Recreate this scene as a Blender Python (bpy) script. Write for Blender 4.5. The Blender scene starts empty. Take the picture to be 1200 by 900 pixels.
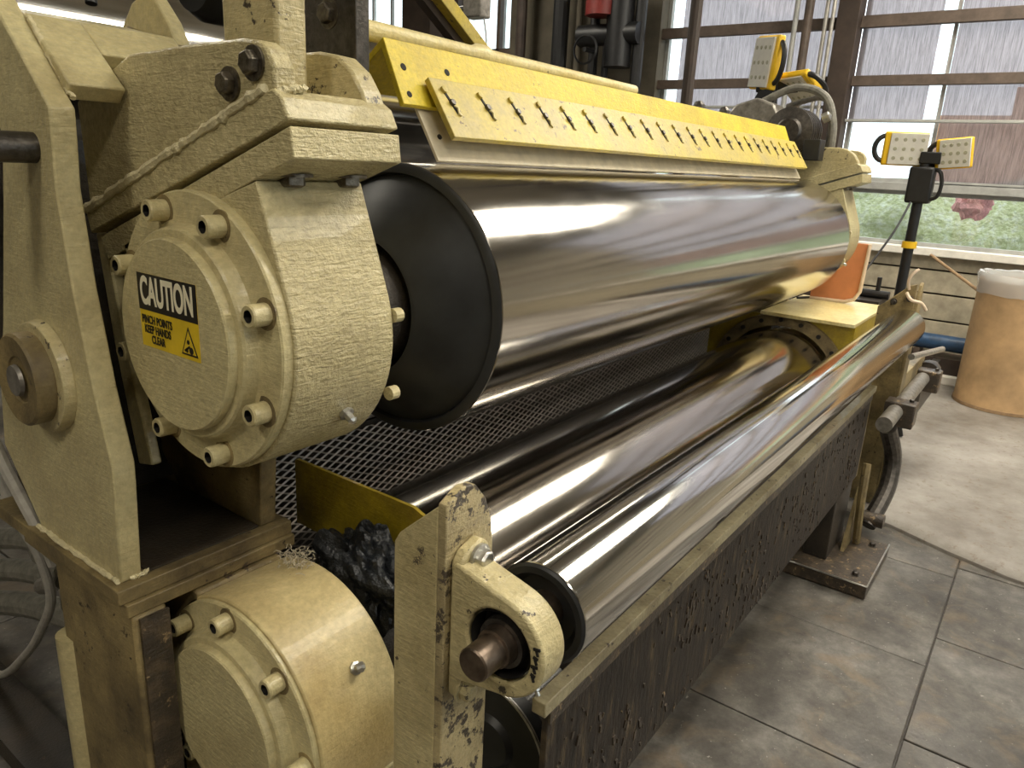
import bpy, bmesh, math, random
from mathutils import Vector, Matrix, noise

# ------------------------------------------------------------------ camera, world, light, exposure
scn = bpy.context.scene
COL = scn.collection
cam_d = bpy.data.cameras.new('camera'); cam = bpy.data.objects.new('camera', cam_d); COL.objects.link(cam)
cam_d.sensor_width = 36.0; cam_d.lens = 868.2217 * 36.0 / 1200.0; cam_d.clip_start = 0.02; cam_d.clip_end = 200
cam.matrix_world = Matrix(((0.594857, 0.201883, -0.778067, 0.0),
                           (-0.802333, 0.208202, -0.559387, 0.0),
                           (0.049065, 0.957024, 0.285828, 1.5),
                           (0, 0, 0, 1)))
scn.camera = cam
W = bpy.data.worlds.new('overcast_sky'); scn.world = W; W.use_nodes = True
wn = W.node_tree; wn.nodes.clear()
wo = wn.nodes.new('ShaderNodeOutputWorld'); wb = wn.nodes.new('ShaderNodeBackground')
wb.inputs['Color'].default_value = (0.86, 0.93, 1.0, 1); wb.inputs['Strength'].default_value = 2.1
wn.links.new(wb.outputs[0], wo.inputs[0])
LAMP_STRENGTH = 17.5
scn.view_settings.view_transform = 'Standard'; scn.view_settings.look = 'None'
scn.view_settings.exposure = 0.28; scn.view_settings.gamma = 1.0; scn.view_settings.use_curve_mapping = False
scn.cycles.use_denoising = True
scn.cycles.max_bounces = 8; scn.cycles.diffuse_bounces = 3; scn.cycles.glossy_bounces = 4
scn.cycles.transparent_max_bounces = 12; scn.cycles.sample_clamp_indirect = 6.0

R = random.Random(7)
PI = math.pi

# ------------------------------------------------------------------ materials
def nt(name):
    m = bpy.data.materials.new(name); m.use_nodes = True
    t = m.node_tree; b = t.nodes['Principled BSDF']
    return m, t, b
def N(t, kind, **kw):
    n = t.nodes.new(kind)
    for k, v in kw.items():
        if k in n.inputs: n.inputs[k].default_value = v
        else: setattr(n, k, v)
    return n
def pos(t, scale=(1, 1, 1), rot=(0, 0, 0)):
    g = N(t, 'ShaderNodeNewGeometry'); mp = N(t, 'ShaderNodeMapping')
    mp.inputs['Scale'].default_value = scale; mp.inputs['Rotation'].default_value = rot
    t.links.new(g.outputs['Position'], mp.inputs['Vector']); return mp.outputs[0]
def noi(t, vec, scale, detail=4, rough=.55, dist=0):
    n = N(t, 'ShaderNodeTexNoise'); n.inputs['Scale'].default_value = scale
    n.inputs['Detail'].default_value = detail; n.inputs['Roughness'].default_value = rough
    n.inputs['Distortion'].default_value = dist
    t.links.new(vec, n.inputs['Vector']); return n.outputs['Fac']
def ramp(t, fac, stops):
    r = N(t, 'ShaderNodeValToRGB'); e = r.color_ramp.elements
    e[0].position, e[0].color = stops[0][0], (*stops[0][1], 1)
    e[1].position, e[1].color = stops[-1][0], (*stops[-1][1], 1)
    for p, c in stops[1:-1]:
        x = e.new(p); x.color = (*c, 1)
    t.links.new(fac, r.inputs['Fac']); return r.outputs['Color']
def g1(v): return (v, v, v)
def mix(t, fac, a, b):
    m = N(t, 'ShaderNodeMix'); m.data_type = 'RGBA'
    for s, v in ((m.inputs['Factor'], fac), (m.inputs['A'] if False else m.inputs[6], a), (m.inputs[7], b)):
        if hasattr(v, 'is_linked') or hasattr(v, 'links'): t.links.new(v, s)
        elif isinstance(v, (int, float)): s.default_value = v
        else: s.default_value = (*v, 1)
    return m.outputs[2]
def bump(t, b, h, strength=.3, dist=.002):
    n = N(t, 'ShaderNodeBump'); n.inputs['Strength'].default_value = strength; n.inputs['Distance'].default_value = dist
    t.links.new(h, n.inputs['Height']); t.links.new(n.outputs[0], b.inputs['Normal'])

def paint(name, base, dark, chip=.66, grime=.5, rough=.38, chipcol=(.06, .045, .03), bs=.5, coat=.12, gcol=None, gs=7, bd=.0022):
    m, t, b = nt(name)
    p = pos(t)
    gc = ramp(t, noi(t, p, gs, 6, .62), [(grime - .14, base), (grime + .2, dark)])
    fine = ramp(t, noi(t, p, 90, 3, .6), [(.3, g1(.82)), (.7, g1(1.08))])
    mm = N(t, 'ShaderNodeMix'); mm.data_type = 'RGBA'; mm.blend_type = 'MULTIPLY'; mm.inputs[0].default_value = 1
    t.links.new(gc, mm.inputs[6]); t.links.new(fine, mm.inputs[7])
    ch = ramp(t, noi(t, p, 38, 5, .7), [(chip, g1(0)), (chip + .035, g1(1))])
    c = mix(t, ch, mm.outputs[2], chipcol)
    if gcol:
        st = ramp(t, noi(t, p, 3.2, 3, .5, .6), [(.52, g1(0)), (.72, g1(.55))])
        c = mix(t, st, c, gcol)
    t.links.new(c, b.inputs['Base Color'])
    b.inputs['Roughness'].default_value = rough
    b.inputs['Coat Weight'].default_value = coat
    h = N(t, 'ShaderNodeMath', operation='ADD')
    t.links.new(noi(t, pos(t, (26, 26, 190), (.35, 0, 0)), 1, 4, .6, .6), h.inputs[0]); t.links.new(noi(t, p, 150, 3), h.inputs[1])
    bump(t, b, h.outputs[0], bs, bd)
    return m
def plain(name, col, rough=.5, metal=0, ns=30, var=.25, bs=.15, bd=.002):
    m, t, b = nt(name); p = pos(t)
    c = ramp(t, noi(t, p, ns, 5, .6), [(.3, tuple(x * (1 - var) for x in col)), (.7, tuple(min(1, x * (1 + var)) for x in col))])
    t.links.new(c, b.inputs['Base Color']); b.inputs['Roughness'].default_value = rough; b.inputs['Metallic'].default_value = metal
    if bs: bump(t, b, noi(t, p, ns * 3, 4), bs, bd)
    return m
def emit(name, col, s):
    m, t, b = nt(name); b.inputs['Base Color'].default_value = (*col, 1)
    b.inputs['Emission Color'].default_value = (*col, 1); b.inputs['Emission Strength'].default_value = s; return m
def chrome(name, col, rough, line, smear, bs=.045):
    m, t, b = nt(name); b.inputs['Metallic'].default_value = 1
    p = pos(t)
    c = ramp(t, noi(t, pos(t, (1.2, 9, 9)), 2, 5, .6), [(.3, tuple(x * .86 for x in col)), (.7, col)])
    t.links.new(c, b.inputs['Base Color'])
    rr = N(t, 'ShaderNodeMapRange'); rr.inputs[1].default_value = .3; rr.inputs[2].default_value = .7
    rr.inputs[3].default_value = rough * .75; rr.inputs[4].default_value = rough * 1.3
    t.links.new(noi(t, pos(t, (3, 14, 14)), 1.5, 6, .65), rr.inputs[0]); t.links.new(rr.outputs[0], b.inputs['Roughness'])
    a = N(t, 'ShaderNodeMath', operation='ADD')
    t.links.new(noi(t, pos(t, (line, 3, 3)), 1, 2), a.inputs[0]); t.links.new(noi(t, pos(t, (smear, 150, 150)), 1, 3), a.inputs[1])
    bump(t, b, a.outputs[0], bs, .0004)
    return m

M = {}
CREAM = (.63, .55, .30)
M['cream'] = paint('cream_paint', CREAM, (.47, .39, .20), chip=.76, grime=.52, rough=.3, bs=.7)
M['cream_worn'] = paint('worn_cream_paint', (.62, .535, .295), (.43, .355, .18), chip=.61, grime=.5, rough=.32, bs=.8)
M['cream_chipped'] = paint('heavily_chipped_cream_paint', (.58, .48, .26), (.25, .20, .11), chip=.545, grime=.5, rough=.36, chipcol=(.07, .055, .04), bs=.9)
M['cream_brushed'] = paint('brushed_cream_paint', (.62, .535, .295), (.45, .38, .20), chip=.72, grime=.5, rough=.27, bs=1.0, bd=.0034)
M['cream_dirty_shaded'] = paint('dirty_and_shaded_cream_paint', (.33, .25, .11), (.07, .05, .025), chip=.63, grime=.5, rough=.5, chipcol=(.04, .025, .015))  # real dirt, and cavity shade on the inner side plate
M['cream_oily'] = paint('oil_stained_cream_paint', (.62, .51, .255), (.44, .34, .16), chip=.70, grime=.5, gcol=(.38, .24, .05))
M['grime'] = paint('greasy_brown_steel', (.05, .038, .028), (.17, .12, .07), chip=.6, grime=.62, rough=.42, chipcol=(.30, .21, .11), bs=1, gs=22)
M['grime_and_shade'] = paint('black_grease_and_shade', (.022, .018, .014), (.05, .038, .025), chip=.66, grime=.5, rough=.5, chipcol=(.12, .08, .04), bs=1)  # real grease, and the shade in the frame cavity and behind the mesh
M['yellow'] = paint('yellow_paint', (.70, .53, .02), (.48, .34, .03), chip=.68, grime=.56, rough=.5, chipcol=(.15, .10, .03), coat=0)
M['yellow_worn'] = paint('worn_yellow_paint', (.60, .46, .05), (.44, .35, .12), chip=.62, grime=.48, rough=.45, chipcol=(.17, .12, .05), coat=0, bs=.3)
M['yellow_dark'] = paint('olive_yellow_paint', (.50, .37, .02), (.24, .17, .02), chip=.68, grime=.5, rough=.4)
M['yellow_pale'] = paint('pale_scuffed_yellow_paint', (.80, .72, .42), (.68, .55, .22), chip=.68, grime=.46, rough=.4)
M['steel'] = chrome('ground_steel', (.66, .63, .59), .125, 900, 12)
M['steel_dark'] = chrome('satin_steel', (.58, .54, .49), .12, 700, 12)
M['chrome'] = chrome('polished_chrome', (.80, .79, .77), .10, 60, .4, .16)
M['blade'] = plain('pale_blade_steel', (.66, .58, .42), .42, 0, 25, .15)
M['blackend'] = plain('black_rubber_end', (.022, .023, .024), .42, 0, 8, .5, .1)
M['black'] = plain('black_plastic', (.012, .012, .013), .45, 0, 30, .3)
M['iron'] = plain('dark_iron', (.10, .09, .08), .38, .8, 60, .4, .5)
M['bolt'] = plain('oily_bolt_steel', (.16, .14, .11), .32, .85, 90, .5, .5)
M['shaft'] = plain('brown_steel_shaft', (.20, .155, .12), .38, .9, 40, .4, .4)
M['hole'] = plain('socket_dark', (.010, .008, .006), .8, 0, 30, .1, 0)
M['grey_steel'] = plain('grey_steel', (.27, .25, .22), .42, .5, 40, .35, .4)
M['zinc'] = plain('zinc_steel', (.55, .54, .50), .3, .9, 60, .25, .3)
M['lip'] = paint('dingy_cream_lip', (.47, .41, .25), (.22, .18, .10), chip=.62, grime=.5, rough=.45, bs=.8)
M['mesh'] = plain('galvanised_mesh', (.30, .27, .24), .4, .6, 30, .3, 0)
M['hose'] = plain('dusty_hose', (.20, .19, .16), .7, 0, 40, .35, .5)
M['cable'] = plain('grey_cable', (.36, .34, .30), .6, 0, 40, .2)
M['weld'] = plain('painted_weld_bead', (.70, .62, .38), .35, 0, 70, .15, 1, .004)
M['rag'] = plain('black_rag', (.012, .014, .017), .3, 0, 14, .5, .9, .012)
M['orange'] = plain('orange_plastic', (.64, .25, .11), .5, 0, 10, .12)
M['palerim'] = plain('pale_edge', (.78, .62, .46), .5, 0, 10, .1)
M['ledyel'] = plain('yellow_lamp_plastic', (.90, .56, .02), .4, 0, 20, .06)
M['ledface'] = plain('frosted_lens', (.66, .64, .58), .35, 0, 20, .08)
M['leddot'] = plain('led_dot', (.38, .37, .27), .4, 0, 60, .2, 0)
M['blue'] = plain('blue_pipe_paint', (.03, .075, .16), .35, 0, 20, .3)
M['white'] = plain('white_sill_paint', (.80, .76, .68), .55, 0, 12, .12)
M['greyframe'] = plain('grey_window_frame', (.36, .36, .34), .5, 0, 12, .15)
M['muntin'] = plain('brown_window_bar', (.10, .072, .055), .6, 0, 12, .3)
M['darkbrown'] = plain('dark_brown_steel', (.045, .03, .022), .6, 0, 10, .3)
M['pier'] = plain('dull_tan_pier', (.10, .085, .06), .8, 0, 4, .3)
M['conduit'] = plain('galvanised_conduit', (.40, .38, .34), .45, .3, 20, .2)
M['board'] = plain('weathered_tan_board', (.42, .37, .27), .8, 0, 9, .28, .5)
M['wallpaint'] = plain('dull_wall_paint', (.30, .27, .21), .85, 0, 2, .2)
M['ceil'] = plain('pale_ceiling', (.42, .38, .31), .9, 0, 2, .2)
M['card'] = plain('fibre_drum_cardboard', (.43, .275, .135), .62, 0, 5, .28, .2)
M['wood'] = plain('bare_wood', (.34, .22, .12), .7, 0, 30, .2)
M['pinkbush'] = plain('red_leaves', (.72, .34, .32), .8, 0, 20, .3, 1, .02)
M['red'] = plain('dark_red_paint', (.22, .025, .02), .5, 0, 20, .2)
M['mauve'] = plain('brown_siding', (.85, .42, .20), .8, 0, 2, .12)
M['asphalt'] = plain('asphalt', (.30, .33, .36), .9, 0, 2, .2)
M['stickeryellow'] = plain('label_yellow', (.74, .52, .02), .4, 0, 25, .12, 0)
M['stickerblack'] = plain('label_black', (.012, .010, .008), .4, 0, 25, .1, 0)
M['lettering'] = plain('label_cream_letter', (.86, .80, .58), .4, 0, 25, .05, 0)
M['lamp'] = emit('lamp_diffuser', (1.0, .93, .79), LAMP_STRENGTH)

def mat_floor():
    m, t, b = nt('worn_concrete_slab'); p = pos(t)
    c1 = ramp(t, noi(t, p, 2.2, 8, .62), [(.32, (.036, .030, .024)), (.5, (.098, .088, .074)), (.70, (.21, .198, .175))])
    md_ = ramp(t, noi(t, p, 11, 8, .75), [(.3, g1(.45)), (.5, g1(.9)), (.7, g1(1.5))])
    mu = N(t, 'ShaderNodeMix'); mu.data_type = 'RGBA'; mu.blend_type = 'MULTIPLY'; mu.inputs[0].default_value = 1
    t.links.new(c1, mu.inputs[6]); t.links.new(md_, mu.inputs[7]); c1 = mu.outputs[2]
    st = ramp(t, noi(t, p, 5.5, 5, .6, 1.0), [(.56, g1(0)), (.74, g1(.45))])
    c = mix(t, st, c1, (.22, .15, .08))
    sp = ramp(t, noi(t, p, 55, 3, .7), [(.66, g1(0)), (.74, g1(.7))]); c = mix(t, sp, c, (.46, .44, .39))
    sk = ramp(t, noi(t, p, 30, 3, .7), [(.68, g1(0)), (.76, g1(.8))]); c = mix(t, sk, c, (.05, .04, .03))
    t.links.new(c, b.inputs['Base Color'])
    rr = ramp(t, noi(t, p, 3, 5), [(.35, g1(.30)), (.65, g1(.62))]); t.links.new(rr, b.inputs['Roughness'])
    bump(t, b, noi(t, p, 60, 6, .65), .5, .003); return m
M['floor'] = mat_floor()
def mat_slab():
    m, t, b = nt('raised_dusty_concrete'); p = pos(t)
    c1 = ramp(t, noi(t, p, 1.8, 8, .64), [(.30, (.12, .10, .08)), (.5, (.27, .245, .215)), (.7, (.42, .395, .36))])
    sp = ramp(t, noi(t, p, 26, 6, .75), [(.56, g1(0)), (.66, g1(.6))]); c = mix(t, sp, c1, (.17, .12, .07))
    t.links.new(c, b.inputs['Base Color']); b.inputs['Roughness'].default_value = .55
    bump(t, b, noi(t, p, 45, 6, .65), .6, .004); return m
M['slab'] = mat_slab()
def mat_thin(name, alpha, col, streak=False):
    m, t, b = nt(name); t.nodes.remove(b)
    out = t.nodes['Material Output']
    tr = N(t, 'ShaderNodeBsdfTransparent')
    if streak:
        tl = N(t, 'ShaderNodeBsdfTranslucent'); df = N(t, 'ShaderNodeBsdfDiffuse')
        c = ramp(t, noi(t, pos(t, (30, 130, 6)), 1, 4, .75), [(.36, tuple(x * .55 for x in col)), (.64, tuple(x * 1.0 for x in col))])
        t.links.new(c, tl.inputs[0]); t.links.new(c, df.inputs[0])
        t.links.new(c, tr.inputs[0])
        mm = N(t, 'ShaderNodeMixShader'); mm.inputs[0].default_value = .35
        t.links.new(tl.outputs[0], mm.inputs[1]); t.links.new(df.outputs[0], mm.inputs[2])
        m2 = N(t, 'ShaderNodeMixShader'); m2.inputs[0].default_value = alpha
        t.links.new(tr.outputs[0], m2.inputs[1]); t.links.new(mm.outputs[0], m2.inputs[2])
    else:
        gl = N(t, 'ShaderNodeBsdfGlossy'); gl.inputs['Roughness'].default_value = .03
        tr.inputs[0].default_value = (*col, 1)
        m2 = N(t, 'ShaderNodeMixShader'); m2.inputs[0].default_value = alpha
        t.links.new(tr.outputs[0], m2.inputs[1]); t.links.new(gl.outputs[0], m2.inputs[2])
    t.links.new(m2.outputs[0], out.inputs[0]); return m
M['glass'] = mat_thin('window_glass', .06, (.93, .96, .95))
M['shade'] = mat_thin('sheer_shade_film', .50, (.48, .42, .43), True)
def mat_liner():
    m, t, b = nt('clear_plastic_liner'); b.inputs['Base Color'].default_value = (.82, .82, .80, 1); b.inputs['Roughness'].default_value = .18
    out = t.nodes['Material Output']; tr = N(t, 'ShaderNodeBsdfTransparent'); mm = N(t, 'ShaderNodeMixShader'); mm.inputs[0].default_value = .45
    t.links.new(tr.outputs[0], mm.inputs[1]); t.links.new(b.outputs[0], mm.inputs[2]); t.links.new(mm.outputs[0], out.inputs[0]); return m
M['plasticbag'] = mat_liner()
def mat_leaf():
    m, t, b = nt('hedge_leaves'); p = pos(t)
    c = ramp(t, noi(t, p, 14, 5, .7), [(.3, (.42, .48, .20)), (.5, (.66, .70, .40)), (.68, (.85, .88, .72))])
    t.links.new(c, b.inputs['Base Color']); b.inputs['Roughness'].default_value = .7
    bump(t, b, noi(t, p, 20, 4), 1, .05); return m
M['leaf'] = mat_leaf()
def mat_caked():
    m, t, b = nt('caked_drips_steel'); 
    p = pos(t, (26, 1, 5))
    c = ramp(t, noi(t, p, 1.6, 6, .7), [(.35, (.012, .009, .007)), (.56, (.034, .024, .017)), (.69, (.14, .10, .05)), (.8, (.40, .29, .15))])
    t.links.new(c, b.inputs['Base Color']); b.inputs['Roughness'].default_value = .5
    bump(t, b, noi(t, pos(t, (34, 30, 9)), 2, 6, .7), 1, .010); return m
M['caked'] = mat_caked()

# ------------------------------------------------------------------ mesh helpers
class B:
    """collects shapes in one bmesh, links them as one mesh object"""
    def __init__(s): s.b = bmesh.new()
    def box(s, x0, x1, y0, y1, z0, z1):
        v = [s.b.verts.new((x, y, z)) for x in (x0, x1) for y in (y0, y1) for z in (z0, z1)]
        for f in ((0, 1, 3, 2), (4, 6, 7, 5), (0, 4, 5, 1), (2, 3, 7, 6), (0, 2, 6, 4), (1, 5, 7, 3)):
            s.b.faces.new([v[i] for i in f])
        return s
    def obox(s, mat, dx, dy, dz):
        v = [s.b.verts.new(mat @ Vector((x * dx / 2, y * dy / 2, z * dz / 2))) for x in (-1, 1) for y in (-1, 1) for z in (-1, 1)]
        for f in ((0, 1, 3, 2), (4, 6, 7, 5), (0, 4, 5, 1), (2, 3, 7, 6), (0, 2, 6, 4), (1, 5, 7, 3)):
            s.b.faces.new([v[i] for i in f])
        return s
    def prism(s, pts, a0, a1, ax='X'):
        f = {'X': lambda a, p: (a, p[0], p[1]), 'Y': lambda a, p: (p[0], a, p[1]), 'Z': lambda a, p: (p[0], p[1], a)}[ax]
        A = [s.b.verts.new(f(a0, p)) for p in pts]; C = [s.b.verts.new(f(a1, p)) for p in pts]
        s.b.faces.new(A); s.b.faces.new(C[::-1])
        n = len(pts)
        for i in range(n): s.b.faces.new((A[i], A[(i + 1) % n], C[(i + 1) % n], C[i]))
        return s
    def lathe(s, prof, o, d=(1, 0, 0), n=48, closed=False):
        """prof: (distance along d, radius)"""
        d = Vector(d).normalized(); u = d.orthogonal().normalized(); w = d.cross(u); o = Vector(o); rings = []
        for x, r in prof:
            if r < 1e-6: rings.append([s.b.verts.new(o + d * x)])
            else: rings.append([s.b.verts.new(o + d * x + (u * math.cos(2 * PI * k / n) + w * math.sin(2 * PI * k / n)) * r) for k in range(n)])
        rr = list(zip(rings, rings[1:])) + ([(rings[-1], rings[0])] if closed else [])
        for a, b in rr:
            for k in range(n):
                l = (k + 1) % n
                if len(a) == 1 and len(b) == 1: continue
                if len(a) == 1: s.b.faces.new((a[0], b[k], b[l]))
                elif len(b) == 1: s.b.faces.new((a[k], a[l], b[0]))
                else: s.b.faces.new((a[k], a[l], b[l], b[k]))
        return s
    def cyl(s, p, q, r, n=16, r2=None):
        p, q = Vector(p), Vector(q); L = (q - p).length
        return s.lathe([(0, 0), (0, r), (L, r if r2 is None else r2), (L, 0)], p, q - p, n)
    def tube(s, pts, r, n=8):
        pts = [Vector(p) for p in pts]; prev = None; u = None
        for i, p in enumerate(pts):
            d = (pts[min(i + 1, len(pts) - 1)] - pts[max(i - 1, 0)]).normalized()
            u = d.orthogonal().normalized() if u is None else (u - d * u.dot(d)).normalized()
            w = d.cross(u); rad = r[i] if isinstance(r, (list, tuple)) else r
            ring = [s.b.verts.new(p + (u * math.cos(2 * PI * k / n) + w * math.sin(2 * PI * k / n)) * rad) for k in range(n)]
            if prev:
                for k in range(n): s.b.faces.new((prev[k], prev[(k + 1) % n], ring[(k + 1) % n], ring[k]))
            else: s.b.faces.new(ring[::-1])
            prev = ring
        s.b.faces.new(prev); return s
    def build(s, name, m, parent=None, bevel=0, smooth=True, kind=None, label=None, seg=2, subsurf=0):
        bmesh.ops.recalc_face_normals(s.b, faces=s.b.faces)
        me = bpy.data.meshes.new(name); s.b.to_mesh(me); s.b.free()
        me.materials.append(M[m] if isinstance(m, str) else m)
        if smooth:
            me.shade_smooth(); me.set_sharp_from_angle(angle=math.radians(28))
        o = bpy.data.objects.new(name, me); COL.objects.link(o)
        if parent: o.parent = parent
        if bevel:
            md = o.modifiers.new('bevel', 'BEVEL'); md.width = bevel; md.segments = seg; md.limit_method = 'ANGLE'; md.angle_limit = math.radians(35)
            md.harden_normals = False
        if kind: o['kind'] = kind
        if label: o['label'] = label
        return o
def spline(pts, k=8):
    P = [Vector(p) for p in pts]; out = []
    for i in range(len(P) - 1):
        a, b, c, d = P[max(i - 1, 0)], P[i], P[i + 1], P[min(i + 2, len(P) - 1)]
        for j in range(k):
            t = j / k
            out.append(.5 * ((2 * b) + (c - a) * t + (2 * a - 5 * b + 4 * c - d) * t * t + (3 * b - a - 3 * c + d) * t ** 3))
    out.append(P[-1]); return out
def arc(cy, cz, r, a0, a1, n=20):
    return [(cy + r * math.cos(math.radians(a0 + (a1 - a0) * i / n)), cz + r * math.sin(math.radians(a0 + (a1 - a0) * i / n))) for i in range(n + 1)]
def tag(o, label, cat, group=None):
    o['label'] = label; o['category'] = cat
    if group: o['group'] = group
    return o
def thing(name, label, cat, group=None, loc=(0, 0, 0)):
    o = bpy.data.objects.new(name, None); COL.objects.link(o); o.empty_display_size = .05
    return tag(o, label, cat, group)
def struct(b, name, m, **kw):
    o = b.build(name, m, **kw); o['kind'] = 'structure'; return o
def weld(pts, parent, r=.005, seed=0, name='weld_bead'):
    rr = random.Random(seed); P = spline(pts, 14)
    P = [p + Vector((rr.uniform(-.0012, .0012), rr.uniform(-.0015, .0015), rr.uniform(-.0015, .0015))) for p in P]
    return B().tube(P, [r * rr.uniform(.7, 1.25) for _ in P], 7).build(name, 'weld', parent)

# ------------------------------------------------------------------ SETTING
floor = struct(B().box(-4, 3.8, -5, 9, -.10, -.0075), 'floor', 'grime_and_shade')
# slabs of the lower floor: joints recessed, faces uneven
fr = random.Random(3)
cols = [(-5, -3.6), (-3.6, -2.4), (-2.4, -1.15), (-1.15, .077), (.077, 1.3), (1.3, 2.5), (2.5, 3.9), (3.9, 9)]
for ci, (y0, y1) in enumerate(cols):
    if ci == 4: xs = [-4, -2, -.7, .05, .66, 1.275, 1.885, 2.49, 3.2, 3.8]
    elif ci == 3: xs = [-4, -2, -.7, .25, .86, 1.47, 2.08, 2.69, 3.3, 3.8]
    else:
        o_ = .3 * (ci % 2); xs = [-4, -2 + o_, -.7 + o_, .3 + o_, .9 + o_, 1.5 + o_, 2.1 + o_, 2.7 + o_, 3.3, 3.8]
    for x0, x1 in zip(xs, xs[1:]):
        g = .0022; dz = fr.uniform(-.003, .0)
        B().box(x0 + g, x1 - g, y0 + g, y1 - g, -.0074, dz).build('floor_slab', 'floor', floor, bevel=.004)
# raised concrete pad with an irregular rounded lip
pad = B(); n = 60; rows = []
for i in range(n + 1):
    y = -5 + 14 * i / n
    if y > .424: ex = 3.547 + (y - .424) * .25
    elif y > -.151: ex = 3.338 + (y + .151) / .575 * .209 - .03 * math.sin((y + .151) / .575 * PI)
    else: ex = 3.338 + (y + .151) * .06
    ex += .02 * noise.noise(Vector((y * 2.3, 0, 0)))
    prof = [(-.02, -.034), (-.012, .012), (.012, .034), (.05, .046), (.12, .05), (8, .05), (8, -.034)]
    rows.append([pad.b.verts.new((min(ex + a, 6.9), y, z)) for a, z in prof])
for a, b in zip(rows, rows[1:]):
    for k in range(6): pad.b.faces.new((a[k], a[k + 1], b[k + 1], b[k]))
raised = struct(pad, 'trim_1', 'slab'); raised['label'] = 'raised concrete pad with rounded lip'
under = struct(B().box(3.8, 6.6, -5, 9, -.10, -.034), 'floor', 'grime_and_shade')

XW = 6.6
# end wall below the sill: separate weathered boards
we = struct(B().box(XW + .05, XW + .14, -5, 9, 0, .97), 'wall_end', 'darkbrown')
zz = [.05, .27, .475, .68, .862, .97]
for z0, z1 in zip(zz, zz[1:]):
    yy = [-5, -2.4, -.3, 1.95, 4.4, 6.7, 9]
    for y0, y1 in zip(yy, yy[1:]):
        B().box(XW + .02 - .004 * R.random(), XW + .05, y0 + .003, y1 - .003, z0 + .007, z1 - .007).build('board', 'board', we, bevel=.003)
struct(B().box(XW - .06, XW + .14, -5, 9, .97, 1.03), 'trim_2', 'white', bevel=.006)['label'] = 'white painted window sill'
struct(B().box(XW, XW + .14, -5, 9, 3.9, 4.5), 'wall_end_above', 'wallpaint').name = 'wall_end'
# piers of the end wall
struct(B().box(XW - .10, XW + .14, 3.26, 4.92, .97, 3.9), 'trim_3', 'pier')
struct(B().box(XW - .05, XW + .14, 5.66, 6.48, .97, 3.9), 'trim_4', 'darkbrown')
struct(B().box(XW - .15, XW + .02, 1.60, 1.76, 0.05, 3.9), 'trim_5', 'darkbrown', bevel=.004)['label'] = 'dark brown steel column'
# horizontal bars inside the glass
nb = 6
for (y0, y1) in ((-5, 1.60), (1.76, 3.26)):
    for z, h, mm in ((2.24, .075, 'muntin'), (2.66, .085, 'muntin'), (3.2, .085, 'muntin'), (1.95, .022, 'greyframe')):
        if y0 > 0 and z == 1.95: z = 2.05
        struct(B().box(XW - .06, XW - .01, y0, y1, z - h / 2, z + h / 2), 'trim_%d' % nb, mm, bevel=.003); nb += 1
struct(B().box(XW - .02, XW + .06, -5, 1.60, 1.44, 1.50), 'trim_%d' % nb, 'greyframe', bevel=.004); nb += 1
def window(n, y0, y1, z0, z1, ys):
    w = struct(B().box(XW + .04, XW + .09, y0, y1, z0, z0 + .03).box(XW + .04, XW + .09, y0, y1, z1 - .03, z1)
               .box(XW + .04, XW + .09, y0, y0 + .03, z0 + .03, z1 - .03).box(XW + .04, XW + .09, y1 - .03, y1, z0 + .03, z1 - .03), 'window_%d' % n, 'greyframe')
    e = [y0] + ys + [y1]
    for a, b in zip(e, e[1:]):
        B().box(XW + .062, XW + .066, a + .012, b - .012, z0 + .02, z1 - .02).build('pane', 'glass', w, smooth=False)
    for a in ys: B().box(XW + .045, XW + .085, a - .012, a + .012, z0 + .03, z1 - .03).build('mullion', 'greyframe', w)
    return w
window(1, -1.75, 1.60, 1.50, 3.9, [-.4, .965])
window(2, -1.75, 1.60, 1.03, 1.44, [-.6])
struct(B().box(XW, XW + .14, -5, -1.75, 1.03, 3.9), 'wall_end_right', 'wallpaint').name = 'wall_end'
window(3, 1.76, 3.26, 1.03, 3.9, [])
window(4, 4.92, 5.66, 1.03, 3.9, [5.13])
window(5, 6.48, 9, 1.03, 3.9, [6.75, 7.05, 7.2, 7.5])
struct(B().box(XW - .04, XW + .02, 4.92, 5.66, 2.56, 2.62), 'trim_%d' % nb, 'muntin'); nb += 1
struct(B().box(XW - .04, XW + .02, 5.10, 5.14, 1.03, 3.9), 'trim_%d' % nb, 'muntin'); nb += 1
# other walls and roof
struct(B().box(-4.1, -4, -5, 9, -.03, 4.5), 'wall_back', 'wallpaint')
struct(B().box(-4, XW, 9, 9.1, -.03, 4.5), 'wall_left', 'wallpaint')
struct(B().box(-4, XW + .14, -5.1, -5, -.03, 1.1), 'wall_right', 'wallpaint')
struct(B().box(-4, XW + .14, -5.1, -5, 3.4, 4.5), 'wall_right_above', 'wallpaint').name = 'wall_right'
struct(B().box(-4, .6, -5.1, -5, 1.1, 3.4), 'wall_right_near', 'wallpaint').name = 'wall_right'
struct(B().box(4.2, XW + .14, -5.1, -5, 1.1, 3.4), 'wall_right_far', 'wallpaint').name = 'wall_right'
rw = struct(B().box(.6, 4.2, -5.08, -5.02, 1.1, 1.14).box(.6, 4.2, -5.08, -5.02, 3.36, 3.4).box(.6, 4.2, -5.07, -5.03, 2.2, 2.26), 'window_6', 'muntin')
for i in range(3):
    B().box(.6 + i * 1.2 + .03, .6 + (i + 1) * 1.2 - .03, -5.052, -5.048, 1.14, 3.36).build('pane', 'glass', rw, smooth=False)
    B().box(.6 + i * 1.2, .6 + i * 1.2 + .05, -5.08, -5.0, 1.14, 3.36).build('mullion', 'muntin', rw)
struct(B().box(-4.1, XW + .14, -5.1, 9.1, 4.5, 4.6), 'ceiling', 'ceil')
cbeams = 0
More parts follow.
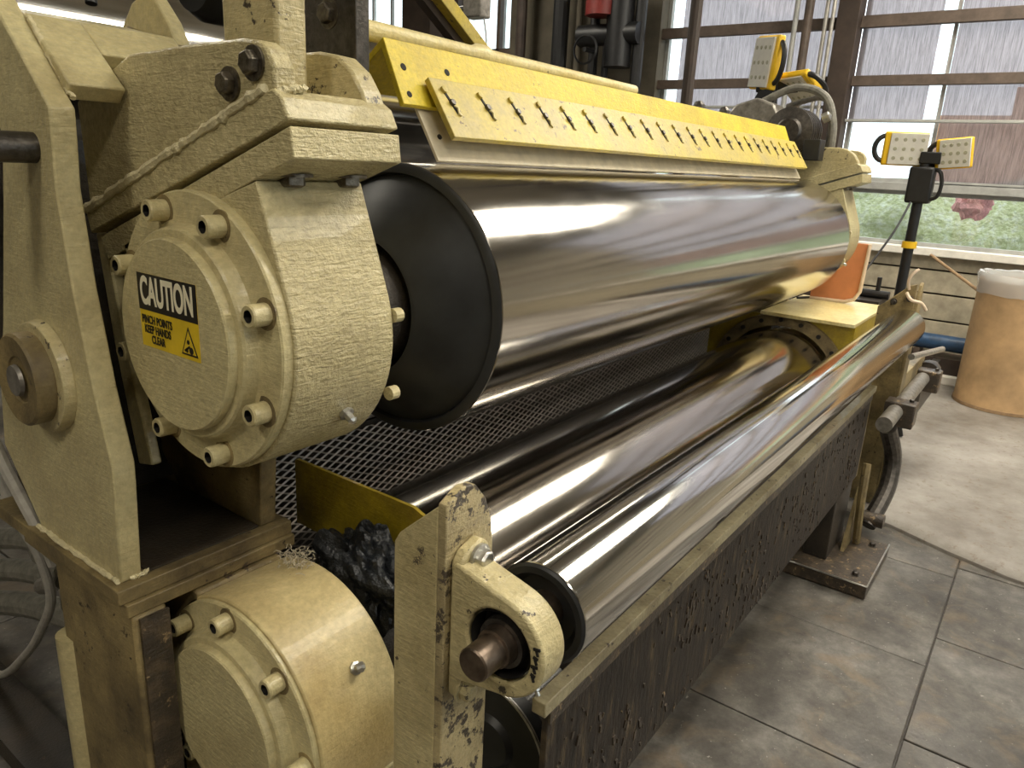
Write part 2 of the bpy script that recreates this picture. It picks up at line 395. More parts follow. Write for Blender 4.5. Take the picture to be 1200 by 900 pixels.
# high lamps: two where the rollers reflect them, the rest added as fill
def ceiling_lamp(x0, x1, y, hw, label):
    o = thing('ceiling_lamp', label, 'lamp', 'ceiling lamps')
    B().box(x0, x1, y - hw, y + hw, 3.93, 3.99).build('housing', 'white', o, bevel=.004)
    n = 2 if hw > .4 else 1
    for k in range(n):
        a = y - hw + .02 + k * (2 * hw) / n; B().box(x0 + .02, x1 - .02, a, a + 2 * hw / n - .05, 3.922, 3.93).build('diffuser', 'lamp', o)
    for xx in (x0 + .25, x1 - .25): B().cyl((xx, y, 3.99), (xx, y, 4.5), .006, 6).build('hanger', 'zinc', o)
ceiling_lamp(4.05, 5.95, -.05, .62, 'widest double ceiling lamp, high before the end windows')
ceiling_lamp(1.7, 3.2, -.55, .44, 'double ceiling lamp high over the middle of the long rollers')
ceiling_lamp(-1.2, .3, -1.6, .30, 'added fill lamp over the walkway, second furthest back')  # added to lift the faces turned towards the camera
ceiling_lamp(-3.2, -1.7, .6, .30, 'added fill lamp furthest back of all')  # added behind the camera to brighten the dim front faces
ceiling_lamp(1.0, 2.5, -3.3, .30, 'added fill lamp by the right wall, the nearer of two')  # right pair added as modest fill for the right-hand faces
ceiling_lamp(3.6, 5.1, -3.3, .30, 'added fill lamp by the right wall, next to the window corner')
ceiling_lamp(.6, 2.1, 4.2, .30, 'added fill lamp on the left side behind the chrome roller')  # left pair added to light the rear and its chrome roller
ceiling_lamp(3.6, 5.1, 4.6, .30, 'added fill lamp on the left side before the tan pier')

# outside
struct(B().box(XW + .3, 60, -60, 60, -.6, -.5), 'ground', 'asphalt')
hd = B(); bmesh.ops.create_grid(hd.b, x_segments=110, y_segments=24, size=1)
for v in hd.b.verts:
    y = v.co.x * 9 + 1; z = (v.co.y * .5 + .5) * (2.05 + .14 * noise.noise(Vector((y * 1.3, 0, 3)))) - .5
    v.co = (9.6 + .25 * noise.noise(Vector((y * 1.6, z * 1.6, 0))) + .10 * noise.noise(Vector((y * 5, z * 5, 4))) + (z + .5) * .2, y, z)
tag(hd.build('hedge', 'leaf', kind='stuff'), 'light green hedge outside the low window band', 'hedge')
br = thing('siding_building', 'reddish brown building outside behind the sheer shade', 'building')
B().box(14, 15.5, -9, 2.05, -.5, 2.55).build('wall', 'mauve', br)
B().box(13.99, 15.6, -9, 1.05, 2.55, 2.95).build('roof', 'mauve', br)
bu = B(); bmesh.ops.create_icosphere(bu.b, subdivisions=3, radius=1)
for v in bu.b.verts:
    d = v.co.normalized(); v.co = Vector((d.x * .17, d.y * .17, d.z * .17)) * (1 + .5 * noise.noise(d * 2.5)) + Vector((9.38, .86, 1.33))
tag(bu.build('bush', 'pinkbush'), 'small red bush blurred beyond the low window', 'bush')
B_ = None

# shades (each a sheer sheet hung inside the glass)
def shade(y0, y1, z0, z1, label):
    s = B(); n = max(8, int((y1 - y0) / .05)); top = []; bot = []
    for i in range(n + 1):
        y = y0 + (y1 - y0) * i / n; x = XW + .02 + .006 * math.sin(y * 31) + .004 * math.sin(y * 77)
        top.append(s.b.verts.new((x, y, z1))); bot.append(s.b.verts.new((x, y, z0)))
    for i in range(n): s.b.faces.new((bot[i], bot[i + 1], top[i + 1], top[i]))
    o = thing('window_shade', label, 'shade', 'sheer window shades')
    s.build('sheet', 'shade', o)
    B().box(XW + .008, XW + .032, y0, y1, z0 - .012, z0 + .004).build('bottom_bar', 'greyframe', o)
    B().cyl((XW + .02, y0, z1), (XW + .02, y1, z1), .02, 10).build('roll', 'greyframe', o)
shade(-1.74, .94, 1.52, 3.86, 'sheer grey-mauve shade right of the bright gap, brown building showing through')
shade(1.00 + .06, 1.59, 1.96, 3.86, 'sheer grey-mauve shade between the brown column and the bright gap')
shade(1.78, 3.10, 1.30, 3.86, 'sheer pale shade of the window left of the brown column')

# conduits beside the column
def pole(x, y, r, z0, z1, name, m, label, cat, group=None):
    return tag(B().cyl((x, y, z0), (x, y, z1), r, 12).build(name, m), label, cat, group)
pole(6.42, 2.06, .020, 0.05, 4.5, 'conduit', 'greyframe', 'thin grey vertical conduit furthest left of the bunch by the brown column', 'pipe', 'conduits by the column')
pole(6.42, 1.965, .034, 0.05, 4.5, 'conduit', 'muntin', 'thick dark vertical conduit, second from left beside the brown column', 'pipe', 'conduits by the column')
pole(6.42, 1.83, .016, 0.05, 4.5, 'conduit', 'conduit', 'slim pale vertical conduit in the middle of the bunch by the column', 'pipe', 'conduits by the column')
pole(6.40, 1.775, .014, 0.05, 4.5, 'conduit', 'conduit', 'slim pale vertical conduit nearest to the dark brown column', 'pipe', 'conduits by the column')
o = pole(4.5, 2.035, .036, 0.05, 4.5, 'post', 'darkbrown', 'round black floor-to-roof post in front of the left window', 'post')
# dark pipework before the pier
def pw(y, r, m, lab): pole(6.25, y, r, .05, 4.5, 'riser_pipe', m, lab, 'pipe', 'riser pipes')
pw(4.60, .05, 'darkbrown', 'dark riser pipe at the left edge of the tan pier')
pw(4.15, .075, 'black', 'thick black riser pipe left of centre on the tan pier')
pw(3.95, .03, 'pier', 'tan riser pipe just right of the thick black one')
pw(3.78, .045, 'black', 'black riser pipe near the middle of the tan pier')
pw(3.33, .05, 'black', 'black riser pipe at the right edge of the tan pier')
o = thing('valve_assembly', 'dark pipe valves with a red body before the tan pier', 'valve')
B().cyl((6.2, 3.3, 2.62), (6.2, 3.9, 2.62), .09, 14).cyl((6.2, 3.5, 2.35), (6.2, 3.5, 3.0), .12, 14).build('valve_body', 'black', o)
B().cyl((6.12, 3.66, 2.76), (6.12, 3.66, 3.0), .13, 14).build('red_body', 'red', o)
B().lathe([(0, .11), (.012, .125), (.024, .11)], (6.0, 3.72, 2.48), (1, 0, 0), 18, True).cyl((6.0, 3.72, 2.48), (6.2, 3.72, 2.48), .02, 8).build('hand_wheel', 'black', o)
B().cyl((6.2, 3.62, 1.2), (6.2, 3.62, 2.6), .03, 10).build('drop_pipe', 'black', o)

# blue pipe low on the end wall, trim under it
o = thing('blue_pipe', 'dark blue pipe running low along the board wall', 'pipe')
B().cyl((6.42, -1.5, .345), (6.42, 1.6, .345), .06, 18).build('run', 'blue', o)
for y in (-.9, .75, 1.4): B().box(6.36, 6.60, y - .02, y + .02, .20, .29).build('bracket', 'muntin', o)
o = struct(B().box(6.3, 6.55, -2, 1.55, .05, .12), 'baseboard_end', 'white', bevel=.01)
B().box(6.35, 6.6, -2, 1.55, .12, .24).build('ledge', 'darkbrown', o)

# ------------------------------------------------------------------ MACHINE
U = (.9953, 1.2379); L = (.955, .585)     # (y, z) of the two large roller axes
P1 = [(1.264, 1.662), (1.147, 1.542), (1.150, 1.50), (1.157, 1.435), (1.142, 1.292), (1.113, 1.142), (1.082, 1.03), (1.084, .99), (1.099, .824),
      (1.377, .824), (1.496, .957), (1.47, 1.08), (1.42, 1.195), (1.343, 1.411), (1.315, 1.47), (1.33, 1.56), (1.44, 1.70), (1.60, 1.80), (1.60, 1.95), (1.36, 1.76)]
P1 = [(1.264, 1.662), (1.147, 1.542), (1.150, 1.50), (1.157, 1.435), (1.142, 1.292), (1.113, 1.142), (1.082, 1.03), (1.084, .99), (1.099, .824),
      (1.377, .824), (1.496, .957), (1.47, 1.08), (1.42, 1.195), (1.343, 1.411), (1.315, 1.50), (1.36, 1.62), (1.55, 1.80), (1.42, 1.83)]
def frame(mir, label):
    fx = (lambda x: 4.44 - x) if mir else (lambda x: x)
    def X2(a, b): return (min(fx(a), fx(b)), max(fx(a), fx(b)))
    f = thing('roll_stand', label, 'machine frame')
    B().prism(P1, *X2(.485, .520)).build('side_plate', 'cream', f, bevel=.003)
    B().prism([(1.264, 1.662), (1.20, 1.60), (1.345, 1.58), (1.345, 1.03), (1.084, 1.03), (1.084, .99), (1.099, .824), (1.377, .824), (1.496, .957), (1.47, 1.08), (1.42, 1.62), (1.42, 1.70)], *X2(.745, .780)).build('side_plate', 'cream_dirty_shaded', f, bevel=.003)  # inner plate: the cavity's shade is put into its darker cream
    B().box(*X2(.521, .80), 1.43, 1.44, .825, 1.50).build('cavity_shade_plate', 'grime_and_shade', f)  # added black sheet standing in for the shade inside the cavity
    B().box(*X2(.746, .752), 1.222, 1.344, 1.031, 1.300).build('cavity_shade_plate', 'grime_and_shade', f)  # second added dark sheet, blocks the bright gap beside the housing
    B().box(*X2(.53, .742), 1.10, 1.42, .8245, .828).build('cavity_shade_sheet', 'grime_and_shade', f)  # thin black sheet paints the cavity floor as shaded
    B().box(*X2(.470, .80), 1.078, 1.56, .798, .824).build('base_plate', 'cream_dirty_shaded', f, bevel=.002)
    B().box(*X2(.483, .54), 1.066, 1.34, .0, .775).build('pedestal', 'cream_dirty_shaded', f, bevel=.006, label='stained cream pedestal column')
    B().box(*X2(.478, .80), 1.070, 1.45, .775, .798).build('cap_plate', 'cream_dirty_shaded', f, bevel=.002)
    B().box(*X2(.54, .80), 1.185, 1.34, .0, .774).build('rear_column', 'grime', f, bevel=.004)
    B().box(*X2(.492, .54), 1.060, 1.066, .0, .77).build('dark_side_sheet', 'grime', f)  # thin sheet that makes the pedestal's right face dark brown
    # fillet-like rounded left edge of the pedestal
    B().cyl((fx(.496), 1.335, 0), (fx(.496), 1.335, .62), .030, 18).build('edge_tube', 'cream', f)
    # tie box between the plates at the top
    b = B()
    b.prism([(1.27, 1.672), (1.155, 1.575), (1.175, 1.555), (1.36, 1.60), (1.44, 1.70)], *X2(.519, .598))
    b.prism([(1.27, 1.672), (1.215, 1.6256), (1.232, 1.607), (1.36, 1.61), (1.44, 1.70)], *X2(.598, .746))
    b.build('tie_box', 'cream', f, bevel=.003)
    if not mir:
        weld([(.483, 1.385, .828), (.483, 1.24, .826), (.483, 1.10, .828)], f, .005, 1)
        weld([(.503, 1.098, .827), (.53, 1.10, .828)], f, .004, 2)
        weld([(.522, 1.262, 1.668), (.522, 1.21, 1.61), (.523, 1.158, 1.556)], f, .004, 3)
        # stepped boss with washer face
        bo = B().lathe([(0, 0), (0, .088), (.017, .092), (.018, .0), ], (.468, 1.262, 1.137), (1, 0, 0), 48).build('boss', 'cream_worn', f, bevel=.001)
        B().lathe([(0, 0), (0, .012), (.003, .030), (.003, .036), (0, .038), (-.004, .070), (0, .074), (.024, .074), (.024, 0)], (.444, 1.268, 1.137), (1, 0, 0), 48).build('boss_cap', 'cream_dirty_shaded', bo)
        B().lathe([(0, 0), (0, .024), (.006, .026), (.010, .010), (.010, 0)], (.436, 1.268, 1.137), (1, 0, 0), 24).build('centre_pin', 'grey_steel', bo)
        B().lathe([(0, 0), (0, .0195), (.004, .0215), (.22, .0215), (.22, 0)], (.265, 1.21, 1.487), (1, 0, 0), 28).build('round_pin', 'iron', f)
    return f
frame(False, 'near cream side frame of thick plates with round boss, on a stained pedestal')
frame(True, 'far cream side frame mostly hidden behind the steel rollers')

def socket_bolt(x, y, z, parent, m='cream', r=.0155, h=.028):
    s = B().lathe([(0, .0088), (0, r * .90), (.0025, r), (h, r), (h, 0)], (x, y, z), (1, 0, 0), 20).build('socket_bolt', m, parent)
    B().lathe([(.010, .0), (.010, .0089), (-.0002, .0089)], (x, y, z), (1, 0, 0), 6, False).build('socket', 'hole', s)
    B().cyl((x + h - .001, y, z), (x + h + .004, y, z), r * 1.45, 20).build('washer', 'cream_dirty_shaded', s)
    return s
def hexbolt(o, d, r, h, parent, m='bolt', washer=True):
    d = Vector(d).normalized(); o = Vector(o)
    s = B().lathe([(0, 0), (0, r), (h * .8, r), (h, r * .82), (h, 0)], o, d, 6).build('hex_bolt', m, parent, bevel=.0008)
    if washer: B().lathe([(-.004, 0), (-.004, r * 1.42), (.0005, r * 1.42), (.0005, 0)], o, d, 24).build('washer', m, s)
    return s
def cap(c, mir, parent, angs, bm='cream'):
    sx = -1 if mir else 1
    x0 = 4.44 - .5475 if mir else .5475
    cp = B().lathe([(0, 0), (0, .1365), (.0022, .1388), (.013, .1400), (.0135, .1500), (.0165, .1535), (.0270, .1555), (.0330, .1590), (.036, .1660), (.036, .2015), (.0385, .204), (.0545, .204), (.0545, 0)],
                   (x0, c[0], c[1]), (sx, 0, 0), 96).build('bearing_cap', 'cream', parent)
    for a in angs:
        a = math.radians(a)
        y, z = c[0] - .181 * math.cos(a), c[1] + .181 * math.sin(a)
        if not mir: socket_bolt(.556, y, z, cp)
        else: B().cyl((4.44 - .548, y, z), (4.44 - .59, y, z), .0135, 12).build('socket_bolt', 'cream', cp)
    return cp
def upper_housing(mir, label):
    fx = (lambda x: 4.44 - x) if mir else (lambda x: x)
    def X2(a, b): return (min(fx(a), fx(b)), max(fx(a), fx(b)))
    h = thing('bearing_housing', label, 'bearing housing')
    r = .21
    # body: flat-topped with a slanted shoulder, round below
    prof = [(.854, 1.462), (.806, 1.333)] + arc(U[0], U[1], r, 154, 360 + 25, 40)[0:] + [(1.225, 1.345)]
    prof = [(.854, 1.462)] + arc(U[0], U[1], r, 163, 377, 44) + [(1.215, 1.345)]
    B().prism(prof, *X2(.60, .780)).build('body', 'cream_brushed', h, bevel=.003)
    # slanted clamp plate on the shoulder
    B().prism([(.776, 1.492), (.781, 1.530), (1.285, 1.350), (1.270, 1.312)], *X2(.600, .785)).build('clamp_plate', 'cream_brushed', h, bevel=.002)
    cap(U, mir, h, [28 + 124, 180 - 20, 0])if False else cap(U, mir, h, [151 - i * 45 + 2 for i in range(8)])
    for x, y in ((.655, .842), (.752, .842)):
        hexbolt((fx(x), y + .012, 1.468), (0, 0, -1), .0205, .014, h)
    # rear flange edge bolts and grease nipple
    for x, y, z in ((.787, .792, 1.270), (.787, .800, 1.145)):
        B().cyl((fx(x - .004), y, z), (fx(x + .012), y, z), .011, 12).build('rear_bolt', 'cream', h)
    B().lathe([(0, 0), (0, .012), (.005, .012), (.007, .007), (.016, .006), (.018, .008), (.022, .004), (.022, 0)], (fx(.71), .816, 1.128), (0, -.85, -.5), 8).build('grease_nipple', 'zinc', h)
    return h
uh = upper_housing(False, 'near upper cream bearing housing with bolted cap and yellow caution label')
upper_housing(True, 'far upper cream bearing housing behind the end of the top roller')

# arm bracket bolted over the upper housing
def arm(mir, label):
    fx = (lambda x: 4.44 - x) if mir else (lambda x: x)
    def X2(a, b): return (min(fx(a), fx(b)), max(fx(a), fx(b)))
    a = thing('lift_arm', label, 'machine arm')
    fp = [(1.325, 1.560), (1.318, 1.385), (1.20, 1.428), (.95, 1.520), (.812, 1.570), (.812, 1.598), (.825, 1.618), (.845, 1.629), (.875, 1.632), (1.00, 1.630), (1.149, 1.624), (1.20, 1.606)]
    B().prism(fp, *X2(.603, .636)).build('face_plate', 'cream_brushed', a, bevel=.004)
    B().prism([(.781, 1.537), (.794, 1.562), (.812, 1.573), (1.325, 1.388), (1.315, 1.352)], *X2(.598, .784)).build('bottom_bar', 'cream_brushed', a, bevel=.003)
    bp = [(1.12, 1.452), (1.12, 1.585), (1.02, 1.632), (.985, 1.636), (.90, 1.637), (.862, 1.630), (.832, 1.610), (.812, 1.583), (.797, 1.55), (.790, 1.535)]
    B().prism(bp, *X2(.744, .7815)).build('back_plate', 'cream_worn', a, bevel=.004)
    if not mir:
        B().box(.65, .70, .868, .985, 1.53, 2.05).build('lever', 'cream_worn', a, bevel=.006)
        weld([(.599, 1.322, 1.390), (.599, 1.20, 1.435), (.599, 1.05, 1.490), (.599, .95, 1.526), (.599, .825, 1.572)], a, .0078, 5)
        weld([(.604, .815, 1.566), (.62, .808, 1.572), (.64, .805, 1.575)], a, .006, 6)
        for y, z in ((.902, 1.579), (.850, 1.602)): hexbolt((.600, y, z), (-1, 0, 0), .0150, .013, a)
        # side link going down beside the cap
        B().prism([(1.330, 1.352), (1.298, 1.345), (1.262, 1.16), (1.215, .955), (1.262, .945), (1.305, 1.16)], .612, .632).build('side_link', 'cream', a, bevel=.004)
    return a
arm(False, 'near worn cream lift arm with two hex bolts and weld bead above caution cap')
arm(True, 'far worn cream lift arm above the end of the top roller')

# dark steel plate behind the arm
o = thing('hanger_plate', 'dark grey steel plate with one bolt standing behind the near lift arm', 'plate')
B().box(.90, .93, .995, 1.14, 1.52, 2.05).build('plate', 'iron', o, bevel=.002)
hb = hexbolt((.899, 1.06, 1.722), (-1, 0, 0), .017, .014, o)
B().box(.86, .90, 1.14, 1.17, 1.5, 2.05).build('edge_strip', 'zinc', o, bevel=.002)

# caution label on the cap
st = thing('caution_label', 'black and yellow CAUTION pinch points label on the round cap', 'label')
def flat(pts, m, name, x):
    return B().prism(pts, x, x + .0006).build(name, m, st)
XF = .5470
LY0, LY1, ZT, ZM, ZB = 1.076, .924, 1.322, 1.268, 1.213
flat([(LY0, ZB), (LY0, ZT), (LY1, ZT), (LY1, ZB)], 'stickeryellow', 'backing', XF)
flat([(LY0, ZM), (LY0, ZT), (LY1, ZT), (LY1, ZM)], 'stickerblack', 'header', XF - .0005)
def text(s, size, y, z, m, name, sx=1.0, bold=0.0):
    cu = bpy.data.curves.new(name, 'FONT'); cu.body = s; cu.size = size; cu.extrude = .0002; cu.offset = bold
    cu.align_x = 'CENTER'; cu.align_y = 'CENTER'
    ob = bpy.data.objects.new(name, cu); COL.objects.link(ob); bpy.context.view_layer.update()
    dg = bpy.context.evaluated_depsgraph_get(); me = bpy.data.meshes.new_from_object(ob.evaluated_get(dg))
    bpy.data.objects.remove(ob); me.materials.clear(); me.materials.append(M[m])
    o2 = bpy.data.objects.new(name, me); COL.objects.link(o2); o2.parent = st
    # text x -> -Y, text y -> Z, faces -X
    o2.matrix_world = Matrix(((0, 0, -1, XF - .0010), (-sx, 0, 0, y), (0, 1, 0, z), (0, 0, 0, 1)))
    return o2
CY = (LY0 + LY1) / 2
text('CAUTION', .056, CY, (ZT + ZM) / 2, 'lettering', 'title', .54, .0018)
text('PINCH POINTS', .0168, 1.030, 1.2540, 'stickerblack', 'text_line', .72, .0004)
text('KEEP HANDS', .0168, 1.030, 1.2395, 'stickerblack', 'text_line', .72, .0004)
text('CLEAR', .0168, 1.030, 1.2250, 'stickerblack', 'text_line', .72, .0004)
TR = [(.950, 1.260), (.970, 1.219), (.929, 1.219)]
flat(TR, 'stickerblack', 'warning_triangle', XF - .0005)
cyt = sum(p[0] for p in TR) / 3; czt = sum(p[1] for p in TR) / 3
flat([(cyt + (y - cyt) * .80, czt + (z - czt) * .80) for y, z in TR], 'stickeryellow', 'triangle_field', XF - .0008)
B().prism(arc(.944, 1.227, .0052, 0, 345, 14), XF - .0012, XF - .0005).prism(arc(.955, 1.226, .0034, 0, 340, 12), XF - .0012, XF - .0005)\
   .prism(arc(.9505, 1.2385, .0034, 0, 340, 12), XF - .0012, XF - .0005).prism([(.960, 1.2235), (.962, 1.226), (.948, 1.234), (.946, 1.231)], XF - .0012, XF - .0005).build('hand_and_gears', 'stickerblack', st)

# lower housings
def lower_housing(mir, label):
    fx = (lambda x: 4.44 - x) if mir else (lambda x: x)
    def X2(a, b): return (min(fx(a), fx(b)), max(fx(a), fx(b)))
    h = thing('bearing_housing', label, 'bearing housing')
    up = arc(L[0], L[1], .21, 180, 0, 36)
    B().prism([(y, z) for y, z in up] + [(1.165, .575), (1.165, .50), (.745, .50), (.745, .575)], *X2(.592, .762)).build('upper_body', 'cream_oily', h, bevel=.003)
    B().prism([(.745, .4985), (1.165, .4985), (1.165, .30), (1.10, .28), (1.10, .0), (.81, .0), (.81, .28), (.745, .30)], *X2(.596, .760)).build('lower_body', 'cream', h, bevel=.004)
    B().box(*X2(.592, .762), 1.06, 1.178, .60, .773).build('mounting_lug', 'cream_dirty_shaded', h, bevel=.006)
    cap(L, mir, h, [137 - i * 45 for i in range(8)], 'cream_oily')
    if not mir: B().lathe([(0, 0), (0, .011), (.005, .011), (.007, .007), (.014, .006), (.018, .009), (.024, .003), (.024, 0)], (.690, .780, .703), (0, -.82, .57), 8).build('grease_nipple', 'zinc', h)
    return h
lower_housing(False, 'near lower cream bearing housing with oil stains and round bolted cap')
lower_housing(True, 'far lower bearing housing hidden beneath the far yellow box')

# rollers
def roller(c, r, x0, x1, name, label, m, hub=.132):
    o = thing(name, label, 'roller')
    B().lathe([(0, r - .012), (.0, r - .0015), (.0015, r), (x1 - x0 - .0015, r), (x1 - x0, r - .0015), (x1 - x0, r - .012)], (x0, c[0], c[1]), (1, 0, 0), 160).build('barrel', m, o)
    B().lathe([(-.001, r - .0012), (-.004, r - .0055), (-.006, r - .018), (.002, r - .0215), (-.030, r * .76), (-.085, hub), (-.088, hub - .008), (-.05, hub - .014), (.0, hub - .016)], (x0, c[0], c[1]), (1, 0, 0), 128).build('end_cap', 'blackend', o)
    B().lathe([(x1 - x0 + .002, r - .01), (x1 - x0 + .05, hub), (x1 - x0 + .05, .0)], (x0, c[0], c[1]), (1, 0, 0), 64).build('end_cap', 'blackend', o)
    jx0 = .79
    j = B().cyl((jx0, c[0], c[1]), (x0, c[0], c[1]), .105, 48).build('journal', 'grime_and_shade', o)
    B().cyl((x1, c[0], c[1]), (4.44 - jx0, c[0], c[1]), .105, 40).build('journal', 'grime_and_shade', o)
    return o
ur = roller(U, .2535, .995, 3.44, 'steel_roller', 'large upper ground-steel roller with black end cap below the yellow guard', 'steel')
B().obox(Matrix.Translation((.9725, .845, 1.147)) @ Matrix.Rotation(math.radians(-28), 4, 'X'), .004, .006, .046).build('paint_scratch', 'wood', ur)
roller(L, .247, .985, 3.41, 'steel_roller', 'large lower satin-steel roller beneath the upper one', 'steel_dark')
roller((2.20, 1.70), .25, .55, 3.44, 'steel_roller', 'rear chrome roller behind the cream frame at the top left', 'chrome')
o = thing('guide_disc', 'black round disc with bright rim below the pillow block bearing', 'disc')
B().lathe([(0, 0), (0, .05), (.01, .06), (.01, .128), (0, .133), (0, .139), (.03, .139), (.03, 0)], (.95, .703, .417), (1, 0, 0), 64).build('disc', 'blackend', o)
B().lathe([(-.001, .1335), (-.001, .1375), (.002, .140), (.004, .1395)], (.95, .703, .417), (1, 0, 0), 64).build('rim', 'zinc', o)
B().cyl((.98, .703, .417), (1.2, .703, .417), .03, 20).build('axle', 'grime_and_shade', o)

FR = (.473, .910)
fo = thing('chrome_roller', 'slim polished chrome roller in front, above the grimy trough', 'roller')
B().lathe([(0, .068), (0, .0738), (.0015, .0747), (2.768, .0747), (2.770, .0738), (2.77, .0)], (.75, *FR), (1, 0, 0), 120).build('barrel', 'chrome', fo)
B().lathe([(-.001, .0740), (-.004, .070), (-.003, .060), (.012, .050), (.018, .034), (.018, 0)], (.75, *FR), (1, 0, 0), 80).build('end_cap', 'blackend', fo)
B().lathe([(0, 0), (0, .0205), (.002, .0225), (.040, .0225), (.041, .026), (.060, .027), (.165, .027)], (.605, *FR), (1, 0, 0), 36).build('shaft', 'shaft', fo)
B().cyl((3.51, *FR), (3.70, *FR), .024, 20).build('shaft', 'shaft', fo)

# near post: two plates of an angle
po = thing('bearing_post', 'chipped cream angle post with rounded top holding the pillow block', 'post')
B().prism([(.572, 0), (.572, 1.0755),  (.640, 1.015), (.650, .998), (.652, 0)], .648, .668).build('front_plate', 'cream_worn', po, bevel=.002)
B().prism([(.648, 0), (.648, 1.080), (.680, 1.096), (.705, 1.092), (.728, 1.065), (.742, 1.03), (.748, .99), (.750, 0)], .557, .572, 'Y').build('side_plate', 'cream_chipped', po, bevel=.002)
B().box(.60, .85, .52, .70, 0, .02).build('foot_plate', 'grime_and_shade', po, bevel=.003)

# pillow block on the post's side face
pb = thing('pillow_block', 'cream cast pillow block bearing bolted to the chipped post', 'bearing')
def ringbody(x0, x1, outer, ri, n=64):
    b = B(); rings = [[], [], [], []]
    for k in range(n):
        a = 2 * PI * k / n; ro = outer(a)
        for j, (x, rr) in enumerate(((x0, ri), (x0, ro), (x1, ro), (x1, ri))):
            rings[j].append(b.b.verts.new((x, FR[0] + rr * math.cos(a), FR[1] + rr * math.sin(a))))
    for j in range(4):
        A_, C_ = rings[j], rings[(j + 1) % 4]
        for k in range(n): b.b.faces.new((A_[k], A_[(k + 1) % n], C_[(k + 1) % n], C_[k]))
    return b
def outer(a):
    r = .071; w = .554 - FR[0]; c, s = math.cos(a), math.sin(a)
    # hull of the circle and the base line y = +w, z -.085 .. +.125
    best = r
    for zt in (.092, -.088):
        P = Vector((w, zt)); d = P.length; th = math.atan2(P.y, P.x); al = math.acos(r / d)
        sgn = 1 if zt > 0 else -1
        tp = Vector((math.cos(th + sgn * al), math.sin(th + sgn * al))) * r
        e = P - tp; den = c * e.y - s * e.x
        if abs(den) > 1e-9:
            t = (tp.x * e.y - tp.y * e.x) / den; u = (tp.x * s - tp.y * c) / den
            if t > 0 and 0 <= u <= 1: best = max(best, t)
    if c > 1e-6:
        t = w / c
        if -.088 <= t * s <= .092: best = t
    return best
ringbody(.655, .705, outer, .050).build('ring_body', 'cream_worn', pb, bevel=.004)
B().prism([(.658, .795), (.658, .998), (.668, 1.012), (.700, 1.022), (.715, 1.010), (.720, .795), (.708, .785), (.668, .785)], .538, .5565, 'Y').build('base', 'cream_worn', pb, bevel=.004)
B().lathe([(.004, .0465), (.010, .047), (.034, .047), (.034, .028), (.016, .028)], (.655, *FR), (1, 0, 0), 48).build('insert', 'hole', pb)
B().lathe([(0, .0275), (0, .034), (.02, .036), (.02, .0275)], (.662, *FR), (1, 0, 0), 36, True).build('collar', 'iron', pb)
hexbolt((.692, .5335, .998), (0, -1, 0), .0135, .014, pb, 'zinc')
hexbolt((.672, .537, .800), (0, -1, 0), .013, .014, pb, 'cream_worn')
for i in range(4):
    B().obox(Matrix.Translation((.654, FR[0] - .0605 + i * .0012, FR[1] + .024 - i * .013)) @ Matrix.Rotation(.5 * (i % 2) - .2, 4, 'X'), .002, .010 - .003 * (i % 2), .0035)\
       .obox(Matrix.Translation((.654, FR[0] - .061 + i * .0012, FR[1] + .019 - i * .013)) @ Matrix.Rotation(1.2, 4, 'X'), .002, .008, .003).build('cast_letter', 'hole', pb)
B().lathe([(0, 0), (0, .006), (.010, .006), (.012, .003), (.018, .003), (.018, 0)], (.69, .437, .852), (0, -.5, -.86), 8).build('grease_nipple', 'zinc', pb)

# trough beam below the slim roller
tb = thing('trough', 'long grimy steel trough with a cream painted lip under the chrome roller', 'trough')
B().box(.84, 3.20, .500, .512, .310, .690).build('side_wall', 'caked', tb, bevel=.002)
rr = random.Random(12)
B().box(.82, 3.24, .494, .520, .676, .702).build('lip', 'lip', tb, bevel=.002)
B().box(.84, 3.20, .512, .60, .31, .325).build('bottom', 'grime_and_shade', tb)
B().box(.84, 3.20, .496, .50, .650, .675).build('under_strip', 'grime', tb)
B().box(3.20, 3.215, .50, .60, .31, .70).build('end_plate', 'cream_dirty_shaded', tb)
cl = B()
for i in range(700):
    x = rr.uniform(.88, 3.15); z = rr.uniform(.315, .64); q = rr.uniform(.0015, .007)
    if noise.noise(Vector((x * 3.1, z * 7, 2))) < rr.uniform(-.35, .25): continue
    mtx = Matrix.Translation((x, .4995, z)) @ Matrix.Rotation(rr.uniform(-.5, .5), 4, 'Y')
    cl.obox(mtx, q * rr.uniform(.8, 1.6), .004 * rr.random() + .002, q * rr.uniform(1.5, 4))
cl.build('crust', 'grime', tb, kind='stuff')

# foot and legs of the trough
ft = thing('support_pad', 'square dark steel foot plate with thin pale edge line under the trough', 'foot')
B().box(2.775, 3.20, .325, .63, .0, .055).build('plate', 'grime', ft, bevel=.004)
B().tube([(2.775, .625, .055), (2.775, .325, .055), (3.20, .325, .055)], .0035, 6).build('edge_line', 'zinc', ft)  # pale tube along the near and right edges of the plate
B().box(2.88, 3.14, .50, .59, .055, .315).build('leg', 'grime_and_shade', ft, bevel=.004)
for x, y in ((2.84, .38), (3.14, .38)): hexbolt((x, y, .056), (0, 0, 1), .012, .014, ft, 'iron')
B().prism([(3.0, .055), (3.12, .055), (3.12, .30)], .46, .475, 'Y').build('gusset', 'cream_dirty_shaded', ft)

